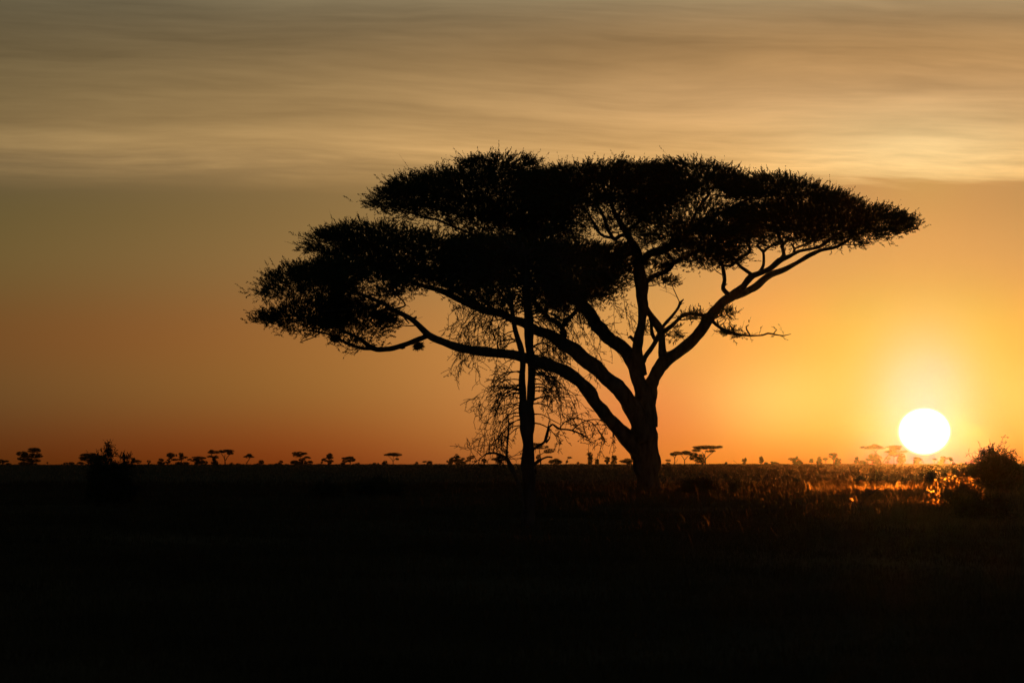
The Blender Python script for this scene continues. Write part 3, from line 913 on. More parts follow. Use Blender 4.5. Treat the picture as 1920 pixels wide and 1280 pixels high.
    def fan(n, pxr, pyr, dirx, L, drp, r=.022, lev=2, up0=.35, kids=4, ratio=.42):
        for _ in range(n):
            py = rng.uniform(*pyr)
            px = rng.uniform(*pxr)
            a = rng.uniform(-1, 1)
            d = np.array([dirx + rng.normal(0, .25), a * 1.0, up0 + rng.normal(0, .3)])
            grow(lines, at(px, py, Y + rng.uniform(-.1, .1)), d, L * rng.uniform(.6, 1.15), r, lev, rng, droop=drp, kids=kids, ratio=ratio, wander=.15)

    fan(16, (978, 982), (672, 805), -1, 1.1, .75, .018)            # left skirt
    fan(8, (980, 984), (680, 790), -1, 1.45, .8, .016)
    fan(12, (996, 1000), (672, 800), 1, .8, .8)               # right skirt
    fan(8, (996, 1000), (660, 760), 1, 1.35, .9)
    fan(4, (965, 975), (590, 640), -1, .8, .7)
    fan(5, (992, 1000), (570, 650), 1, 1.4, .8)
    fan(12, (955, 992), (500, 600), -1, 1.9, .5, .02, 2, .3, 6)
    fan(14, (985, 995), (490, 600), 1, 2.1, .5, .02, 2, .3, 6)
    fan(14, (975, 990), (470, 540), -1, 1.5, .25, .02, 2, .7, 6)
    fan(14, (975, 990), (470, 540), 1, 1.5, .25, .02, 2, .7, 6)
    for (px, py) in [(1060, 790), (1075, 785), (1090, 787), (1110, 793), (1100, 788), (1125, 788), (1140, 797), (1120, 806), (1050, 803), (1085, 811), (1149, 812), (1130, 820), (1012, 834)]:
        for _ in range(2):
            grow(lines, at(px, py, Y + rng.uniform(-.6, .4)), np.array([rng.normal(0, .8), rng.normal(0, .5), rng.normal(-.1, .6)]), rng.uniform(.22, .5), .009, 1, rng, droop=.8, kids=5, ratio=.5)
    # long hanging strands
    for (px, py, L) in [(1025, 700, .9), (1085, 590, .7), (1105, 600, .55), (1150, 560, 1.0), (1165, 540, 1.1), (1170, 560, .9), (1140, 540, .9), (1130, 560, .8), (1120, 660, .8), (1105, 670, .9), (1085, 690, .6), (1050, 820, .45), (1090, 590, .9), (840, 560, .6), (860, 580, .6), (850, 575, .5), (900, 590, .5), (920, 600, .6), (935, 610, .8), (945, 620, .7), (1060, 660, .5), (1112, 640, .6)]:
        grow(lines, at(px, py, Y + rng.uniform(-1, 1)), np.array([rng.normal(0, .3), rng.normal(0, .3), -.8]), L * .8, .008, 1, rng, droop=.6, kids=7, ratio=.35)
    tw = MB()
    twig_mesh(tw, lines)
    tw.build('twigs', BARK, root)
    lf = MB()
    knots(lf, lines, rng, 6.0, m=5, leaf=.045, wid=.006, L=.06)
    # leafier head, mixed into the acacia behind
    hp = []
    for P, R, lev in lines:
        for q in P[::3]:
            if q[2] > at(985, 575, Y)[2]:
                hp.append(q)
    hp = np.array(hp)
    hp = hp[rng.random(len(hp)) < .5]
    spray_leaves(lf, hp, unit(rng.normal(0, 1, hp.shape) + np.array([0, 0, .1])), .10 + .16 * rng.random(len(hp)), rng, m=6, leaf=.07, wid=.009, twig=.004)
    lf.build('crown', LEAF, root)


build_small_tree()


def nest(px, py, Y, w, h, label):
    rng = np.random.default_rng(int(px))
    c = at(px, py, Y)
    s = Y * K
    mb = MB()
    n = 420
    d = unit(rng.normal(0, 1, (n, 3)))
    P = c + d * np.array([w, w, h]) * .5 * s * rng.random((n, 1)) ** .5 * .85
    D = unit(d * .8 + rng.normal(0, .6, (n, 3)) + np.array([0, 0, -.25]))
    L = s * h * (.18 + .28 * rng.random(n))
    spray_leaves(mb, P, D, L, rng, m=4, leaf=.05, wid=.012, twig=.005, up=-.3)
    # woven body
    for k in range(60):
        a = rng.random() * 6.28
        t = np.linspace(0, 5, 14)
        ax = unit(rng.normal(0, 1, 3))
        e1 = unit(np.cross(ax, rng.normal(0, 1, 3)))
        e2 = np.cross(ax, e1)
        ring = c + (np.cos(t + a)[:, None] * e1 + np.sin(t + a)[:, None] * e2) * np.array([w, w, h]) * .40 * s * rng.uniform(.55, 1)
        mb.tube(ring, np.full(14, .014), 3)
    o = mb.build('bird_nest', NESTGRASS)
    tag(o, label, 'nest', 'shaggy nests hanging in the acacia')


nest(784, 648, TREE_Y - 3.3, 19, 15, 'round shaggy nest hanging under the fork of the long low left limb')
nest(629, 634, TREE_Y - 3.1, 20, 14, 'shaggy nest in the lowest twigs at the far left tip of the crown')

# ------------------------------------------------------------------ far trees on the rim of the plain


def leaf_cloud(mb, pads, Yc, rng, oy, dens=3.2, size=1.15):
    """pads: (x0, x1, y0, y1[, depth]) in px -> lens-shaped masses of small faces; size in px"""
    for pd in pads:
        x0, x1, y0, y1 = pd[:4]
        dd = pd[4] if len(pd) > 4 else 0.0
        s = Yc * K
        a, b = (x1 - x0) / 2, (y1 - y0) / 2
        n = max(24, int(math.pi * a * b * dens * 3.0))
        u = unit(rng.normal(0, 1, (n, 3))) * rng.random((n, 1)) ** .42
        # lumps: pull towards a few centres
        nl = max(3, int(a * b / 6))
        cen = unit(rng.normal(0, 1, (nl, 3))) * rng.random((nl, 1)) ** .4
        j = np.argmin(((u[:, None, :] - cen[None]) ** 2).sum(-1), 1)
        u = u * .72 + cen[j] * .28
        flat = np.where(u[:, 2] < 0, .8, 1.0)
        px = (x0 + x1) / 2 + u[:, 0] * a * 1.08
        py = (y0 + y1) / 2 + oy - u[:, 2] * (b * 1.25 + .3) * flat
        Y = Yc + dd * s + u[:, 1] * a * s * .85
        P = np.array([at(px[i], py[i], Y[i]) for i in range(n)])
        sz = size * s * (.55 + .8 * rng.random(n))[:, None]
        e1 = unit(rng.normal(0, 1, (n, 3)) * np.array([1, 1, .5]))
        e2 = unit(np.cross(e1, rng.normal(0, 1, (n, 3))))
        V = np.stack([P - e1 * sz * .8, P - e2 * sz * .32, P + e1 * sz * .8, P + e2 * sz * .32], 1)
        mb.add(V.reshape(-1, 3), np.arange(n)[:, None] * 4 + np.arange(4))


def far_tree(name, cat, label, D, base, pads, stems, dens=3.2, group='far trees along the rim of the plain', leafmat=None, size=1.15):
    """base: (px, py) of the foot in the photograph; stems: lists of (px, py, width px)"""
    rng = np.random.default_rng(int(base[0] * 7 + base[1]))
    bx, by = base
    X = at(bx, 868, D)[0]
    z = float(ground_z(X, D))
    gpy = 866.5 - (z - EYE) / D / K
    oy = gpy - by
    root = empty(name, (X, D, z))
    tag(root, label, cat, group)
    if stems:
        tbs = []
        for st in stems:
            if not tbs or abs(st[0][1] - by) < 2.6:
                tbs.append(MB())
            tb = tbs[-1]
            R = []
            for i, q in enumerate(st):
                p = at(q[0], q[1] + oy, D + (q[3] if len(q) > 3 else 0) * D * K)
                R.append([*p, q[2] * .68 * D * K])
            first = R[0]
            if abs(st[0][1] - by) < 2:
                R.insert(0, [first[0], first[1], first[2] - .5, first[3] * 1.15])
            S = spline(R, .5)
            tb.tube(S[:, :3], np.maximum(S[:, 3], .05), 6)
        for tb in tbs:
            tb.build('trunk', BARK, root, smooth=True)
    lf = MB()
    leaf_cloud(lf, pads, D, rng, oy, dens, size)
    lf.build('crown', leafmat or FARLEAF, root)
    return root


U, B_ = ('umbrella_tree', 'tree'), ('bush', 'bush')
RT = 'round_tree', 'tree'
FAR = [
    # ---- left of the small thorn tree
    (*RT, 'dark tree cut by the left edge of the picture, with a flat side branch', 1700, (4, 870), [(-14, 10, 858, 868), (4, 20, 860, 864), (10, 22, 865, 869)], [[(3, 870, 2), (6, 864, 1.2), (14, 862, .6)]]),
    (*RT, 'big dark double-crowned tree standing alone near the left edge', 1700, (54, 870), [(49, 78, 837, 846), (30, 54, 844, 853), (46, 81, 847, 857), (31, 60, 852, 862), (50, 78, 858, 864), (32, 70, 862, 870)], [[(46, 870, 2), (45, 860, 1.6), (42, 850, 1)], [(60, 870, 2.2), (60, 855, 1.8), (62, 842, 1)]]),
    (*U, 'tiny distant tree just right of the big double-crowned tree', 2400, (89, 869.5), [(86.5, 91.5, 864.5, 867)], [[(89, 869.5, .8), (89, 866, .6)]]),
    (*B_, 'low double-humped shrub between the double-crowned tree and the near black bush', 2350, (128, 870), [(118, 129, 865.5, 870), (126, 141, 865, 870)], []),
    (*RT, 'broad domed tree half hidden behind the near black bush', 2000, (172, 870), [(146, 190, 848, 859), (148, 200, 853, 864), (143, 160, 864, 869), (165, 185, 860, 869)], [[(166, 870, 1.6), (165, 862, 1.2), (158, 856, .8)], [(181, 870, 1.6), (182, 860, 1)]]),
    (*RT, 'pale small tree with a pointed top right of the near black bush', 2400, (251, 870), [(246, 255, 857, 865), (243, 266, 861, 868), (246, 250, 866, 870)], [[(248, 870, 1), (250, 862, .8)]]),
    (*RT, 'smallest of the knobbly trees between the near black bush and the umbrella trees', 2400, (279, 870), [(275, 283, 862, 867), (277, 281, 866, 870)], [[(279, 870, .9), (279, 865, .7)]]),
    (*RT, 'squat bush-like tree with a knob on top, left of the round-capped umbrella tree', 2100, (302, 870), [(297, 308, 857.5, 863), (292, 311, 863, 870)], [[(302, 870, 1.5), (302, 862, 1)]]),
    (*U, 'round-capped umbrella tree on the left, with a lower side tier', 1900, (316, 870), [(310.5, 332, 847, 856), (314, 324, 855, 859), (320, 336, 858, 862), (310, 320, 860, 868)], [[(313, 870, 1.8), (316, 862, 1.4), (321, 855, 1)], [(316, 863, 1), (324, 861, .7), (330, 860, .5)]]),
    (*RT, 'layered cone-shaped tree right of the round-capped umbrella tree', 1900, (340, 870), [(334, 345, 847, 854), (333, 353, 853, 858), (329, 345, 858, 861)], [[(340.5, 870, 1.2), (340.5, 858, 1), (340, 850, .7)]]),
    (*B_, 'wide dark thicket under the layered cone-shaped tree', 1880, (340, 870), [(326, 345, 864, 870), (338, 357, 864, 870)], []),
    (*RT, 'broad low tree with a drooping flat crown, left of the twin tall umbrella trees', 1900, (370, 870), [(358, 389, 854, 860), (350, 375, 858, 863), (363, 384, 859, 870), (376, 390, 862, 869)], [[(369, 870, 2.2), (369, 862, 1.6)], [(365, 861, 1), (355, 860, .6)]]),
    (*U, 'tall tiered umbrella tree with a shrub at its foot, left one of the touching pair', 1900, (401, 870), [(386, 413, 843.5, 849.5), (392, 402, 841.5, 846), (387, 400, 852, 856), (396, 412, 853, 858), (397, 406, 857, 863)], [[(400, 870, 1.8), (400, 860, 1.5), (396, 848, 1)], [(401, 860, 1.2), (406, 850, .9)]]),
    (*B_, 'dark pointed shrub at the foot of the tiered umbrella tree', 1880, (402, 871), [(395, 411, 862, 871), (399, 405, 859, 866)], []),
    (*U, 'tall flat umbrella tree with a forked pale trunk, right one of the touching pair', 1900, (422, 870), [(409, 443, 841, 846), (410, 424, 844, 848), (424, 438, 845, 851)], [[(422, 870, 1.9), (422, 863, 1.7), (420, 856, 1.2), (415, 848, .8)], [(423, 861, 1.3), (427, 854, 1), (433, 848, .7)], [(421, 857, .9), (422, 850, .7)]], 4.0),
    (*B_, 'two tiny shrubs right of the forked umbrella tree', 2400, (440, 870.5), [(430, 437, 867, 871), (442, 450, 868, 871.5)], []),
    (*U, 'lone small umbrella tree with a bent leaning trunk', 1900, (462, 871.5), [(456, 478.5, 854, 858), (460, 474, 851, 856)], [[(462.5, 871.5, 1.5), (463, 867, 1.3), (467, 861, 1), (469, 857, .9)], [(463, 868, .7), (460, 866, .4)]], 4.2),
    (*B_, 'small square bush right of the lone bent umbrella tree', 2300, (491, 871), [(484.5, 497, 862.5, 871), (479, 486, 868, 871)], []),
    (*B_, 'round pale bush left of the tree with two umbrella tiers', 2400, (526, 871), [(521, 531.5, 863.5, 870.5), (513, 527, 868.5, 872)], []),
    (*U, 'tree with two umbrella tiers, the larger one up on the left', 1900, (566, 871), [(546, 578, 846.5, 852.5), (548, 570, 850, 856), (566, 583, 854.5, 859.5), (558, 572, 858, 864), (562, 576, 862, 871)], [[(568, 871, 1.6), (567, 862, 1.3), (562, 856, .9), (556, 851, .7)], [(568, 862, 1), (574, 858, .7)], [(560, 857, .6), (552, 857, .4), (549, 855, .3)]]),
    (*B_, 'low dark bush at the left foot of the two-tiered tree', 1890, (552, 871.5), [(543, 562, 862, 871), (552, 570, 865, 872)], []),
    (*B_, 'pale round bush at the right foot of the two-tiered tree', 2350, (580, 871), [(573, 588.5, 864, 871)], []),
    (*RT, 'upright ragged tree in storeys, right of the two-tiered umbrella tree', 1950, (616, 871.5), [(611, 625, 850, 857), (610, 627, 855, 861), (602, 615, 859, 866), (611, 627, 862, 867), (613, 622, 864, 872), (601, 606, 865, 869)], [[(617, 871, 1.6), (617, 860, 1.2), (619, 852, .8)], [(617, 866, .8), (607, 863, .5)]]),
    (*RT, 'wide spreading tree with a bent leader, left of the lone flat umbrella with V trunk', 1950, (656, 871.5), [(639, 656, 857, 861.5), (646, 665, 855.5, 862), (655, 668, 859, 866), (648, 662, 862, 867), (637, 649, 866, 871.5), (640, 652, 862, 868), (657, 663, 855, 860)], [[(656.5, 871.5, 1.3), (657, 864, 1.2), (655, 858, .8)], [(656, 866, 1), (648, 861, .7)]]),
    (*B_, 'low bush just right of the wide spreading tree', 1960, (670, 871.5), [(665, 675, 867, 871.5)], []),
    (*B_, 'faint low mound of scrub left of the lone flat umbrella', 2300, (704, 872), [(697, 711, 868.5, 872.5)], []),
    (*B_, 'pointed bush at the left foot of the lone flat umbrella', 2050, (722, 871.5), [(715, 729, 866, 872), (718, 726, 863, 869)], []),
    (*U, 'lone flat umbrella tree with a thin V-shaped trunk, left of centre', 1950, (737, 872), [(720, 754.5, 850, 856), (724, 745, 849.5, 854), (741, 749, 859, 863)], [[(737, 872, 1.1), (737, 866, 1), (734, 861, .8), (728, 855, .6)], [(737, 865, .8), (742, 860, .7), (747, 855, .5)], [(737, 863, .7), (738, 856, .5)]], 4.2),
    (*B_, 'tiny ragged bush left of the low wide umbrella', 2300, (781, 871), [(778, 785, 866, 871)], []),
    (*U, 'low wide umbrella tree almost touching the ground, left of the dense pointed tree', 2100, (803, 870.5), [(790, 812, 863.5, 867.5), (800, 811, 865, 871)], [[(804, 870.5, 1.6), (803, 866, 1)]]),
    (*RT, 'dense tree with a pointed crown and drooping sides, left of the dead pole', 2000, (857, 870.5), [(851, 862, 851, 859), (842, 872, 856, 864), (837, 856, 860, 868), (850, 876, 862, 871), (838, 850, 864, 870)], [[(857, 870, 1.8), (857, 860, 1.2)]]),
    (*RT, 'airy layered tree at the right side of the dense pointed tree', 2150, (882, 870.5), [(874, 891, 856, 860), (879, 892, 853.5, 857), (872, 884, 860, 866), (884, 895, 863, 866.5)], [[(881, 870.5, 1), (882, 862, .8), (885, 857, .5)]], 2.6),
    (*RT, 'small pale tree seen through the dead twigs', 2350, (908, 870.5), [(902, 914, 859.5, 866.5), (905, 911, 864, 869)], [[(908, 870.5, .9), (908, 864, .7)]]),
    (*U, 'domed umbrella tree behind the elbow of the dead pole', 2150, (938, 870.5), [(920, 955, 857, 864), (930, 948, 854.5, 860), (930, 944, 862, 870)], [[(936, 870.5, 1.5), (936, 862, 1)]]),
    # ---- between the small tree and the big trunk
    (*U, 'tall hazy tree right behind the slim thorn tree stem', 1900, (1014, 869), [(994, 1020, 827.5, 834), (998, 1030, 832, 840), (1018, 1041, 839, 848), (1004, 1015, 850, 861)], [[(1014, 869, 2), (1013.5, 858, 1.7), (1012, 846, 1.3), (1010, 836, .9)], [(1013, 850, 1), (1022, 845, .8), (1030, 843, .5)], [(1013, 858, .8), (1006, 852, .5)]], 2.4),
    (*RT, 'low smooth dome-shaped tree just right of the slim thorn tree', 2100, (1042, 869.5), [(1027, 1056, 860, 869.5), (1033, 1050, 858.5, 865)], []),
    (*U, 'little umbrella tree with a kinked leaning trunk, right of the smooth dome', 2200, (1061, 869.5), [(1062, 1073.5, 855, 858.5), (1060, 1066, 862, 867)], [[(1061, 869.5, 1), (1062, 864, .9), (1065, 859, .7), (1068, 857.5, .6)]], 3.6),
    (*B_, 'tiny shrub left of the column-shaped tree', 2400, (1084, 869.5), [(1080.5, 1087, 865, 869.5), (1086, 1096, 868, 870)], []),
    (*RT, 'narrow column-shaped tree between the two big trunks', 2150, (1106, 869.5), [(1101, 1112, 846, 856), (1100, 1112, 853, 863), (1101, 1111, 860, 870)], [[(1106, 869.5, 1.2), (1106, 855, .8)]]),
    (*RT, 'short round tree at the right of the column-shaped tree', 2200, (1118, 869.5), [(1113.5, 1124, 859, 866), (1113.5, 1124, 863, 870)], []),
    (*RT, 'left and shorter of two blobby trees beside the trunk of the big acacia', 2150, (1138, 869.5), [(1133, 1144.5, 855, 861), (1133, 1145, 859, 866), (1136, 1142, 863, 870)], [[(1138, 869.5, 1.2), (1138, 862, .9)]]),
    (*RT, 'right and taller of two blobby trees beside the trunk of the big acacia', 2150, (1151, 869.5), [(1147, 1157, 852, 859), (1145, 1158, 857, 863), (1143, 1157, 862, 870)], [[(1151, 869.5, 1.2), (1151, 858, .9)]]),
    (*U, 'low domed umbrella tree half hidden by the left side of the big trunk', 2150, (1176, 869.5), [(1160, 1190, 861, 867), (1167, 1188, 858.5, 865), (1172, 1186, 864, 870)], []),
    # ---- right of the big trunk
    (*U, 'very small flat umbrella tree just right of the big trunk', 2300, (1252, 868.5), [(1246, 1259.5, 860, 863.5), (1247, 1258, 865, 869)], [[(1252, 868.5, .9), (1252, 863, .7)]]),
    (*U, 'first of two joined umbrella trees, with a thin stick of a trunk', 2150, (1264.5, 868.5), [(1254, 1280, 844.5, 851), (1257, 1270, 848, 853)], [[(1264.5, 868.5, 1.3), (1265, 858, 1.1), (1263, 853, .9), (1259, 850, .6)], [(1265, 857, .9), (1268, 851, .7)], [(1266, 866, .5), (1270, 861, .5), (1270.5, 858, .3)]], 4.2),
    (*U, 'second of two joined umbrella trees, with a Y-shaped trunk', 2150, (1283.5, 868.5), [(1273, 1301, 844, 851), (1278, 1296, 843, 849)], [[(1283.5, 868.5, 1.4), (1283.5, 861, 1.3), (1280, 855, .8), (1277, 851, .6)], [(1284, 860, 1), (1288, 855, .8), (1292, 851, .5)]], 4.2),
    (*RT, 'dense dark tree tucked under the left side of the largest far umbrella', 2120, (1307, 868.5), [(1292, 1310, 846, 856), (1292, 1316, 853, 862), (1308, 1322, 849, 858), (1310, 1323, 855, 868), (1302, 1318, 858, 866)], [[(1304.5, 868.5, 1.2), (1305, 862, 1)], [(1316, 868.5, 1.6), (1316, 860, 1)]]),
    (*U, 'largest far umbrella tree right of the big trunk, wide flat top on a V trunk', 2100, (1323, 868.5), [(1297, 1356, 833.5, 839), (1300, 1345, 835, 841), (1342, 1358.5, 834, 838), (1295, 1318, 840, 845), (1322, 1342, 841, 846)], [[(1322.5, 868.5, 2), (1322.5, 859, 1.7), (1321, 852, 1.3), (1316, 845, .8)], [(1323, 858, 1.3), (1330, 851, 1.1), (1337, 845, .8), (1341, 841, .5)], [(1321, 852, .9), (1323, 844, .7)]], 4.2),
    (*B_, 'tiny bush right of the largest far umbrella', 2400, (1362, 868.5), [(1358.5, 1365, 864.5, 868.5)], []),
    (*B_, 'fan-shaped thin bush standing alone right of the largest far umbrella', 2250, (1396, 868.5), [(1391, 1396, 858, 864), (1395, 1401.5, 856, 864), (1392, 1400, 861, 869)], [[(1396, 868.5, .8), (1393, 860, .5)], [(1396, 868.5, .8), (1399, 858, .5)]], 2.0),
    (*RT, 'small upright egg-shaped tree halfway to the sun', 2200, (1427, 868.5), [(1423, 1431.5, 853.5, 861), (1422.5, 1433, 858, 867)], [[(1427, 868.5, 1.2), (1427, 860, .8)]]),
    (*B_, 'flat dark bush at the right of the egg-shaped tree', 2300, (1436, 868.5), [(1430, 1441, 865, 869)], []),
    (*B_, 'low spreading bush left of the spiky-topped tree', 2250, (1452, 868.5), [(1444, 1461, 864, 869), (1444, 1452, 863.5, 866)], []),
    (*RT, 'spiky-topped tree with a broad left side and a sprig on top', 2100, (1489, 868.5), [(1478, 1498, 856, 862), (1491, 1497, 853.5, 860), (1484, 1503, 859, 869), (1492, 1507, 863, 869)], [[(1489, 868.5, 1.5), (1487, 860, 1)]]),
    (*RT, 'little round-topped tree right of the spiky-topped tree', 2250, (1522, 868.5), [(1517, 1526.5, 858.5, 863), (1515.5, 1527, 861.5, 866)], [[(1522, 868.5, .9), (1522, 863, .7)]]),
    (*B_, 'dense egg-shaped bush at the left of a tiny umbrella tree', 2150, (1536, 868.5), [(1531, 1541.5, 854.5, 862), (1530, 1543, 859, 869)], []),
    (*U, 'tiny umbrella tree between the egg-shaped bush and the cone-based umbrella', 2200, (1548, 868.5), [(1541.5, 1553, 856, 861)], [[(1548, 868.5, .9), (1548, 862, .8), (1546, 859, .5)], [(1548, 863, .6), (1550.5, 860, .5)]], 4),
    (*U, 'funnel-shaped umbrella tree left of the great V-trunk umbrella', 2150, (1563, 868.5), [(1551.5, 1571.5, 848, 852.5), (1554, 1570, 851, 856), (1558, 1567, 855, 860)], [[(1563, 868.5, 1.3), (1562.5, 861, 1.1), (1560, 855, .8)], [(1563, 861, .8), (1567, 855, .6)]], 4),
    (*B_, 'spreading bush at the right foot of the funnel-shaped tree', 2150, (1571, 868.5), [(1563, 1578, 858, 863), (1564, 1577, 861, 869), (1566, 1572, 856.5, 860)], []),
    (*RT, 'fuzzy upright bush-like tree at the left of the great V-trunk umbrella', 2200, (1605, 868.5), [(1602, 1610, 853.5, 860), (1600.5, 1611, 858, 869)], []),
    (*B_, 'low dark rounded bush below the left tip of the great V-trunk umbrella', 2150, (1618, 868.5), [(1608, 1629, 861.5, 869)], []),
    (*RT, 'dense rounded tree under the left half of the great V-trunk umbrella', 2100, (1640, 868.5), [(1627, 1650, 849, 858), (1622, 1640, 855, 863), (1636, 1655, 853, 864), (1633, 1652, 860, 869)], [[(1643, 868.5, 1.3), (1643, 860, .9)]]),
    (*U, 'great far umbrella tree with a wide V trunk, touching the left rim of the sun', 2050, (1653, 869), [(1612, 1662, 834.5, 840.5), (1630, 1652, 832, 838), (1660, 1694, 834, 839), (1664, 1690, 838, 843), (1655, 1682, 843, 847.5), (1680, 1704, 843.5, 847), (1664, 1690, 846, 851)], [[(1652, 869, 3), (1651, 863, 2.2), (1646, 854, 1.4), (1641, 846, 1.2), (1636, 841, .8)], [(1654, 868, 2), (1659, 860, 1.5), (1664, 854, 1.3), (1670, 848, 1), (1678, 842, .7)], [(1641, 847, .8), (1646, 841, .6)], [(1668, 850, .7), (1666, 846, .5)]], 4.2),
    (*U, 'thin-trunked tree standing in the right half of the great V-trunk umbrella', 2200, (1676, 868.5), [(1667, 1686, 848, 854), (1658, 1671, 855, 862), (1660, 1668, 862, 867)], [[(1676, 868.5, 1), (1676, 860, .9), (1677, 853, .7)], [(1664, 868, .7), (1665, 861, .6)]], 2.4),
    (*RT, 'round glowing tree under the right tip of the great V-trunk umbrella', 2200, (1690, 868.5), [(1683, 1697, 849, 857), (1680, 1700, 854, 866), (1684, 1697, 862, 869)], [[(1690, 868.5, 1.2), (1690, 860, .8)]]),
    (*RT, 'low broad tree directly under the sun', 2200, (1719, 869), [(1712, 1726, 855.5, 860), (1711, 1732, 858, 864), (1711, 1724, 862, 869), (1727, 1732, 864, 866)], [[(1719, 869, 1.2), (1719, 861, .8)], [(1727, 868.5, .7), (1727, 862, .6)]]),
    (*U, 'tiny flat umbrella tree at the lower right of the sun', 2300, (1752, 869), [(1746, 1757.5, 859, 862)], [[(1752, 869, .8), (1752, 864, .7), (1750, 861, .4)], [(1752, 864, .5), (1755, 861, .4)]], 4),
    (*RT, 'leaning cone-topped tree right of the sun, left one of a joined pair', 2200, (1766, 869), [(1763, 1774, 854, 859), (1761, 1775, 858, 864), (1758, 1772, 862, 869)], [[(1766, 869, 1), (1767, 860, .7)]]),
    (*U, 'umbrella tree with a slanting crown right of the sun, right one of a joined pair', 2200, (1782, 869), [(1772, 1786, 856, 860.5), (1778, 1788.5, 858, 863)], [[(1782, 869, .9), (1782, 864, .8), (1779, 860, .5)]], 3.6),
    (*B_, 'flat low shrub left of the big bush on the right', 2300, (1804, 869), [(1798, 1809, 867, 870)], []),
]
for row in FAR:
    name, cat, label, D, base, pads, stems = row[:7]
    far_tree(name, cat, label, D, base, pads, stems, row[7] if len(row) > 7 else 3.6)


def build_scrub():
    """the ragged line of low growth along the horizon, too fine to count"""
    rng = np.random.default_rng(77)
    mb = MB()
    for i in range(420):
        px = rng.uniform(-40, 1960)
        D = rng.uniform(1900, 2500)
        X = at(px, 868, D)[0]
        z = float(ground_z(X, D))
        s = D * K
        left = 1.0 if px < 1000 else .62
        w, h = rng.uniform(2, 9) * s, rng.uniform(.35, 2.0) * s * left
        n = 40
        u = unit(rng.normal(0, 1, (n, 3)))
        P = np.array([X, D, z]) + u * np.array([w, w, h]) * rng.random((n, 1)) ** .5
        P[:, 2] = np.maximum(P[:, 2], z - .05)
        sz = .22 * (.6 + .8 * rng.random((n, 1)))
        e1 = unit(rng.normal(0, 1, (n, 3)))
        e2 = unit(np.cross(e1, rng.normal(0, 1, (n, 3))))
        V = np.stack([P - e1 * sz, P - e2 * sz * .5, P + e1 * sz, P + e2 * sz * .5], 1)
        mb.add(V.reshape(-1, 3), np.arange(n)[:, None] * 4 + np.arange(4))
    tag(mb.build('horizon_scrub', FARLEAF), kind='stuff')


build_scrub()

# ------------------------------------------------------------------ bushes in the middle distance


def bush(name, label, px, py, Y, wpx, hpx, seed, stems=16, leafy=1.0, lev=3, spiky=.3, mat=None, wood=None, kids=5, droop=.1, leafsize=.06, group=None, cat='bush', core=0.75, up=.55):
    """a thorn bush: stems from one foot, twigs, and small leaves thinning out towards the tips"""
    rng = np.random.default_rng(seed)
    s = Y * K
    w, h = wpx * s / 2, hpx * s
    c = at(px, py, Y)
    z = float(ground_z(c[0], Y))
    h = h + (c[2] - z) if c[2] > z else h
    root = empty(name, (c[0], Y, z))
    tag(root, label, cat, group)
    lines = []
    foot = np.array([c[0], Y, z])
    for i in range(stems):
        a = i * 2.399 + rng.normal(0, .3)
        lean = math.sqrt((i + .5) / stems)
        d = np.array([math.cos(a) * lean * w, math.sin(a) * lean * w, h * (1.05 - up * lean)])
        ln = np.linalg.norm(d) * rng.uniform(.55, .78)
        grow(lines, foot + np.array([math.cos(a), math.sin(a), 0]) * w * .12 * rng.random(), d, ln, .022 + .004 * h, lev, rng, droop=droop, kids=kids, ratio=.45, wander=.24, spread=.85, up=.06)
    tw = MB()
    twig_mesh(tw, lines)
    tw.build('twigs', wood or BARK, root)
    if leafy > 0:
        lf = MB()
        pts = np.vstack([P[1:] for P, R, l in lines if l <= 1])
        rel = (pts - foot) / np.array([w, w, h])
        rad = np.sqrt(rel[:, 0] ** 2 + rel[:, 1] ** 2 + rel[:, 2] ** 2)
        p = leafy * np.clip(1.25 - np.clip(rad - core, 0, None) * 2.6, spiky * .35, 1)
        pts = pts[rng.random(len(pts)) < p]
        n = len(pts)
        spray_leaves(lf, pts, unit(rng.normal(0, 1, (n, 3)) + np.array([0, 0, .4])), .10 + .14 * rng.random(n), rng, m=6, leaf=leafsize, wid=leafsize * .27, twig=.004)
        lf.build('foliage', mat or BUSHLEAF, root)
    return root


bush('thorn_bush', 'pitch-black spiky thorn bush at the far left, nearest of the bushes there', 207, 922, 165, 70, 122, 3, 34, 1.0, 3, .3, core=.9, up=.84)
bush('thorn_bush', 'tall rounded dark bush with bare sprigs on top, at the right edge beside the sun', 1862, 920, 200, 152, 92, 8, 34, .55, 3, .5, core=.55, up=.36)
bush('sunlit_shrub', 'feathery shrub glowing gold in the low sun, in front of the big right-hand bush', 1800, 952, 138, 125, 66, 15, 24, .9, 2, .8, SUNSCRUB, DEADWOOD, 6, .05, .05, cat='shrub')
bush('bush_shadow_shrub', 'dense dark shrub standing in for the shadow of the big right-hand bush, below the glowing feathery shrub', 1842, 985, 126, 150, 62, 21, 24, 1.0, 2, .5, BUSHLEAF, None, 6, .05, .05, cat='shrub')  # this shrub stands in for the shadow of the big right-hand bush
bush('dead_shrub', 'thin dead shrub with a long slanting twig, in the lit grass below the sun', 1616, 955, 140, 70, 62, 33, 8, .0, 2, .6, SUNSCRUB, DEADWOOD, 4, .05, .04, cat='shrub')
bush('thorn_scrub', 'tangled low thorn scrub just right of the big trunk', 1310, 930, 205, 100, 40, 41, 16, .35, 3, .6, BUSHLEAF, None, 5, .25, .05, cat='scrub')
bush('thorn_scrub', 'smaller thorn scrub with one long slanting twig, halfway between the big trunk and the sun', 1375, 930, 205, 60, 34, 47, 10, .3, 2, .6, BUSHLEAF, None, 5, .2, .05, cat='scrub')
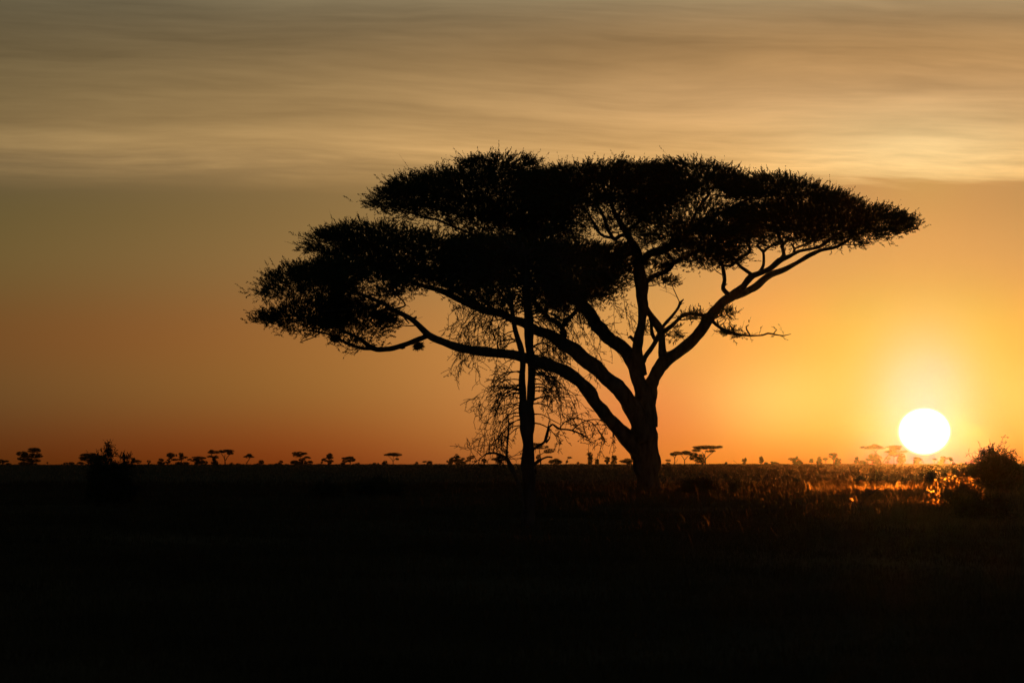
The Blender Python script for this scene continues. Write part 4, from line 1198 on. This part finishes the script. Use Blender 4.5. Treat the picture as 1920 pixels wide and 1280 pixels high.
bush('thicket', 'long dark thicket in the grass left of the slim thorn tree', 700, 922, 190, 130, 34, 53, 22, .9, 2, .5, BUSHLEAF, None, 6, .15, .06, cat='scrub')
bush('thicket', 'faint dark thicket left of and lower than the one beside the slim thorn tree', 610, 925, 185, 70, 22, 59, 12, .8, 2, .5, BUSHLEAF, None, 6, .15, .06, cat='scrub')


def long_twig(name, label, pts, Y, cat='twig'):
    rng = np.random.default_rng(len(label))
    mb = MB()
    S = limb(mb, pts, rng, Y, 5, .08, .3)
    ln = []
    for _ in range(9):
        s = S[rng.integers(2, len(S))]
        grow(ln, s[:3].copy(), rng.normal(0, 1, 3) * np.array([1, .7, .8]) + np.array([.2, 0, .3]), rng.uniform(.15, .4), .008, 1, rng, kids=3)
    twig_mesh(mb, ln)
    tag(mb.build(name, DEADWOOD), label, cat)


long_twig('fallen_branch', 'bare forked branch slanting up to the right out of the lit grass below the sun', [(1612, 945, 0, 3), (1630, 927, -.3, 3), (1648, 915, -.5, 2.6), (1660, 908, -.6, 2)], 138, 'branch')
long_twig('dry_stalk', 'single dry stalk sticking up out of the scrub right of the big trunk', [(1366, 905, 0, 2.4), (1374, 897, 0, 2), (1384, 888, 0, 1)], 204, 'stalk')


def pale_leaf():
    Y = 128.0
    a, b = at(1594, 932, Y), at(1600, 939.5, Y)
    mid = (a + b) / 2
    w = np.array([.022, .01, .012])
    mb = MB()
    rows = []
    for t in np.linspace(0, 1, 6):
        c = a + (b - a) * t + np.array([0, .02 * math.sin(t * 3), .012 * math.sin(t * 3.1)])
        k = math.sin(min(1, t * .9 + .1) * math.pi) ** .7
        rows += [c - w * k, c + np.array([0, -.006, -.006]), c + w * k]
    q = []
    for i in range(5):
        for j in range(2):
            q.append([i * 3 + j, i * 3 + j + 1, i * 3 + j + 4, i * 3 + j + 3])
    mb.add(np.array(rows), q)
    # the stalk that carries it
    g = at(1601, 962, Y)
    mb.tube(np.array([b, (b + g) / 2 + np.array([.01, 0, 0]), g]), np.array([.003, .004, .005]), 4)
    tag(mb.build('seed_head', mat_straw('pale_chaff', (.35, .28, .15), (.5, .42, .25), 20, .12, .004, 1.04, .4)), 'small pale seed head catching the light in the grass left of the dead shrub', 'seed head')


pale_leaf()

# ------------------------------------------------------------------ haze: even air around everything


def build_haze():
    mb = MB()
    x, y0, y1, z0, z1 = 760.0, -70.0, 2900.0, -3.0, 17.5
    V = [(sx * x, y, z) for z in (z0, z1) for y in (y0, y1) for sx in (-1, 1)]
    mb.add(V, [(0, 2, 3, 1), (4, 5, 7, 6), (0, 1, 5, 4), (2, 6, 7, 3), (0, 4, 6, 2), (1, 3, 7, 5)])
    m = bpy.data.materials.new('haze_air')
    m.use_nodes = True
    nt = m.node_tree
    nt.nodes.clear()
    v = nt.nodes.new('ShaderNodeVolumePrincipled')
    v.inputs['Color'].default_value = (0.95, 0.93, 0.9, 1)
    v.inputs['Density'].default_value = HAZE_DENSITY
    v.inputs['Anisotropy'].default_value = HAZE_G
    out = nt.nodes.new('ShaderNodeOutputMaterial')
    nt.links.new(v.outputs[0], out.inputs['Volume'])
    tag(mb.build('haze', m), kind='stuff')


build_haze()
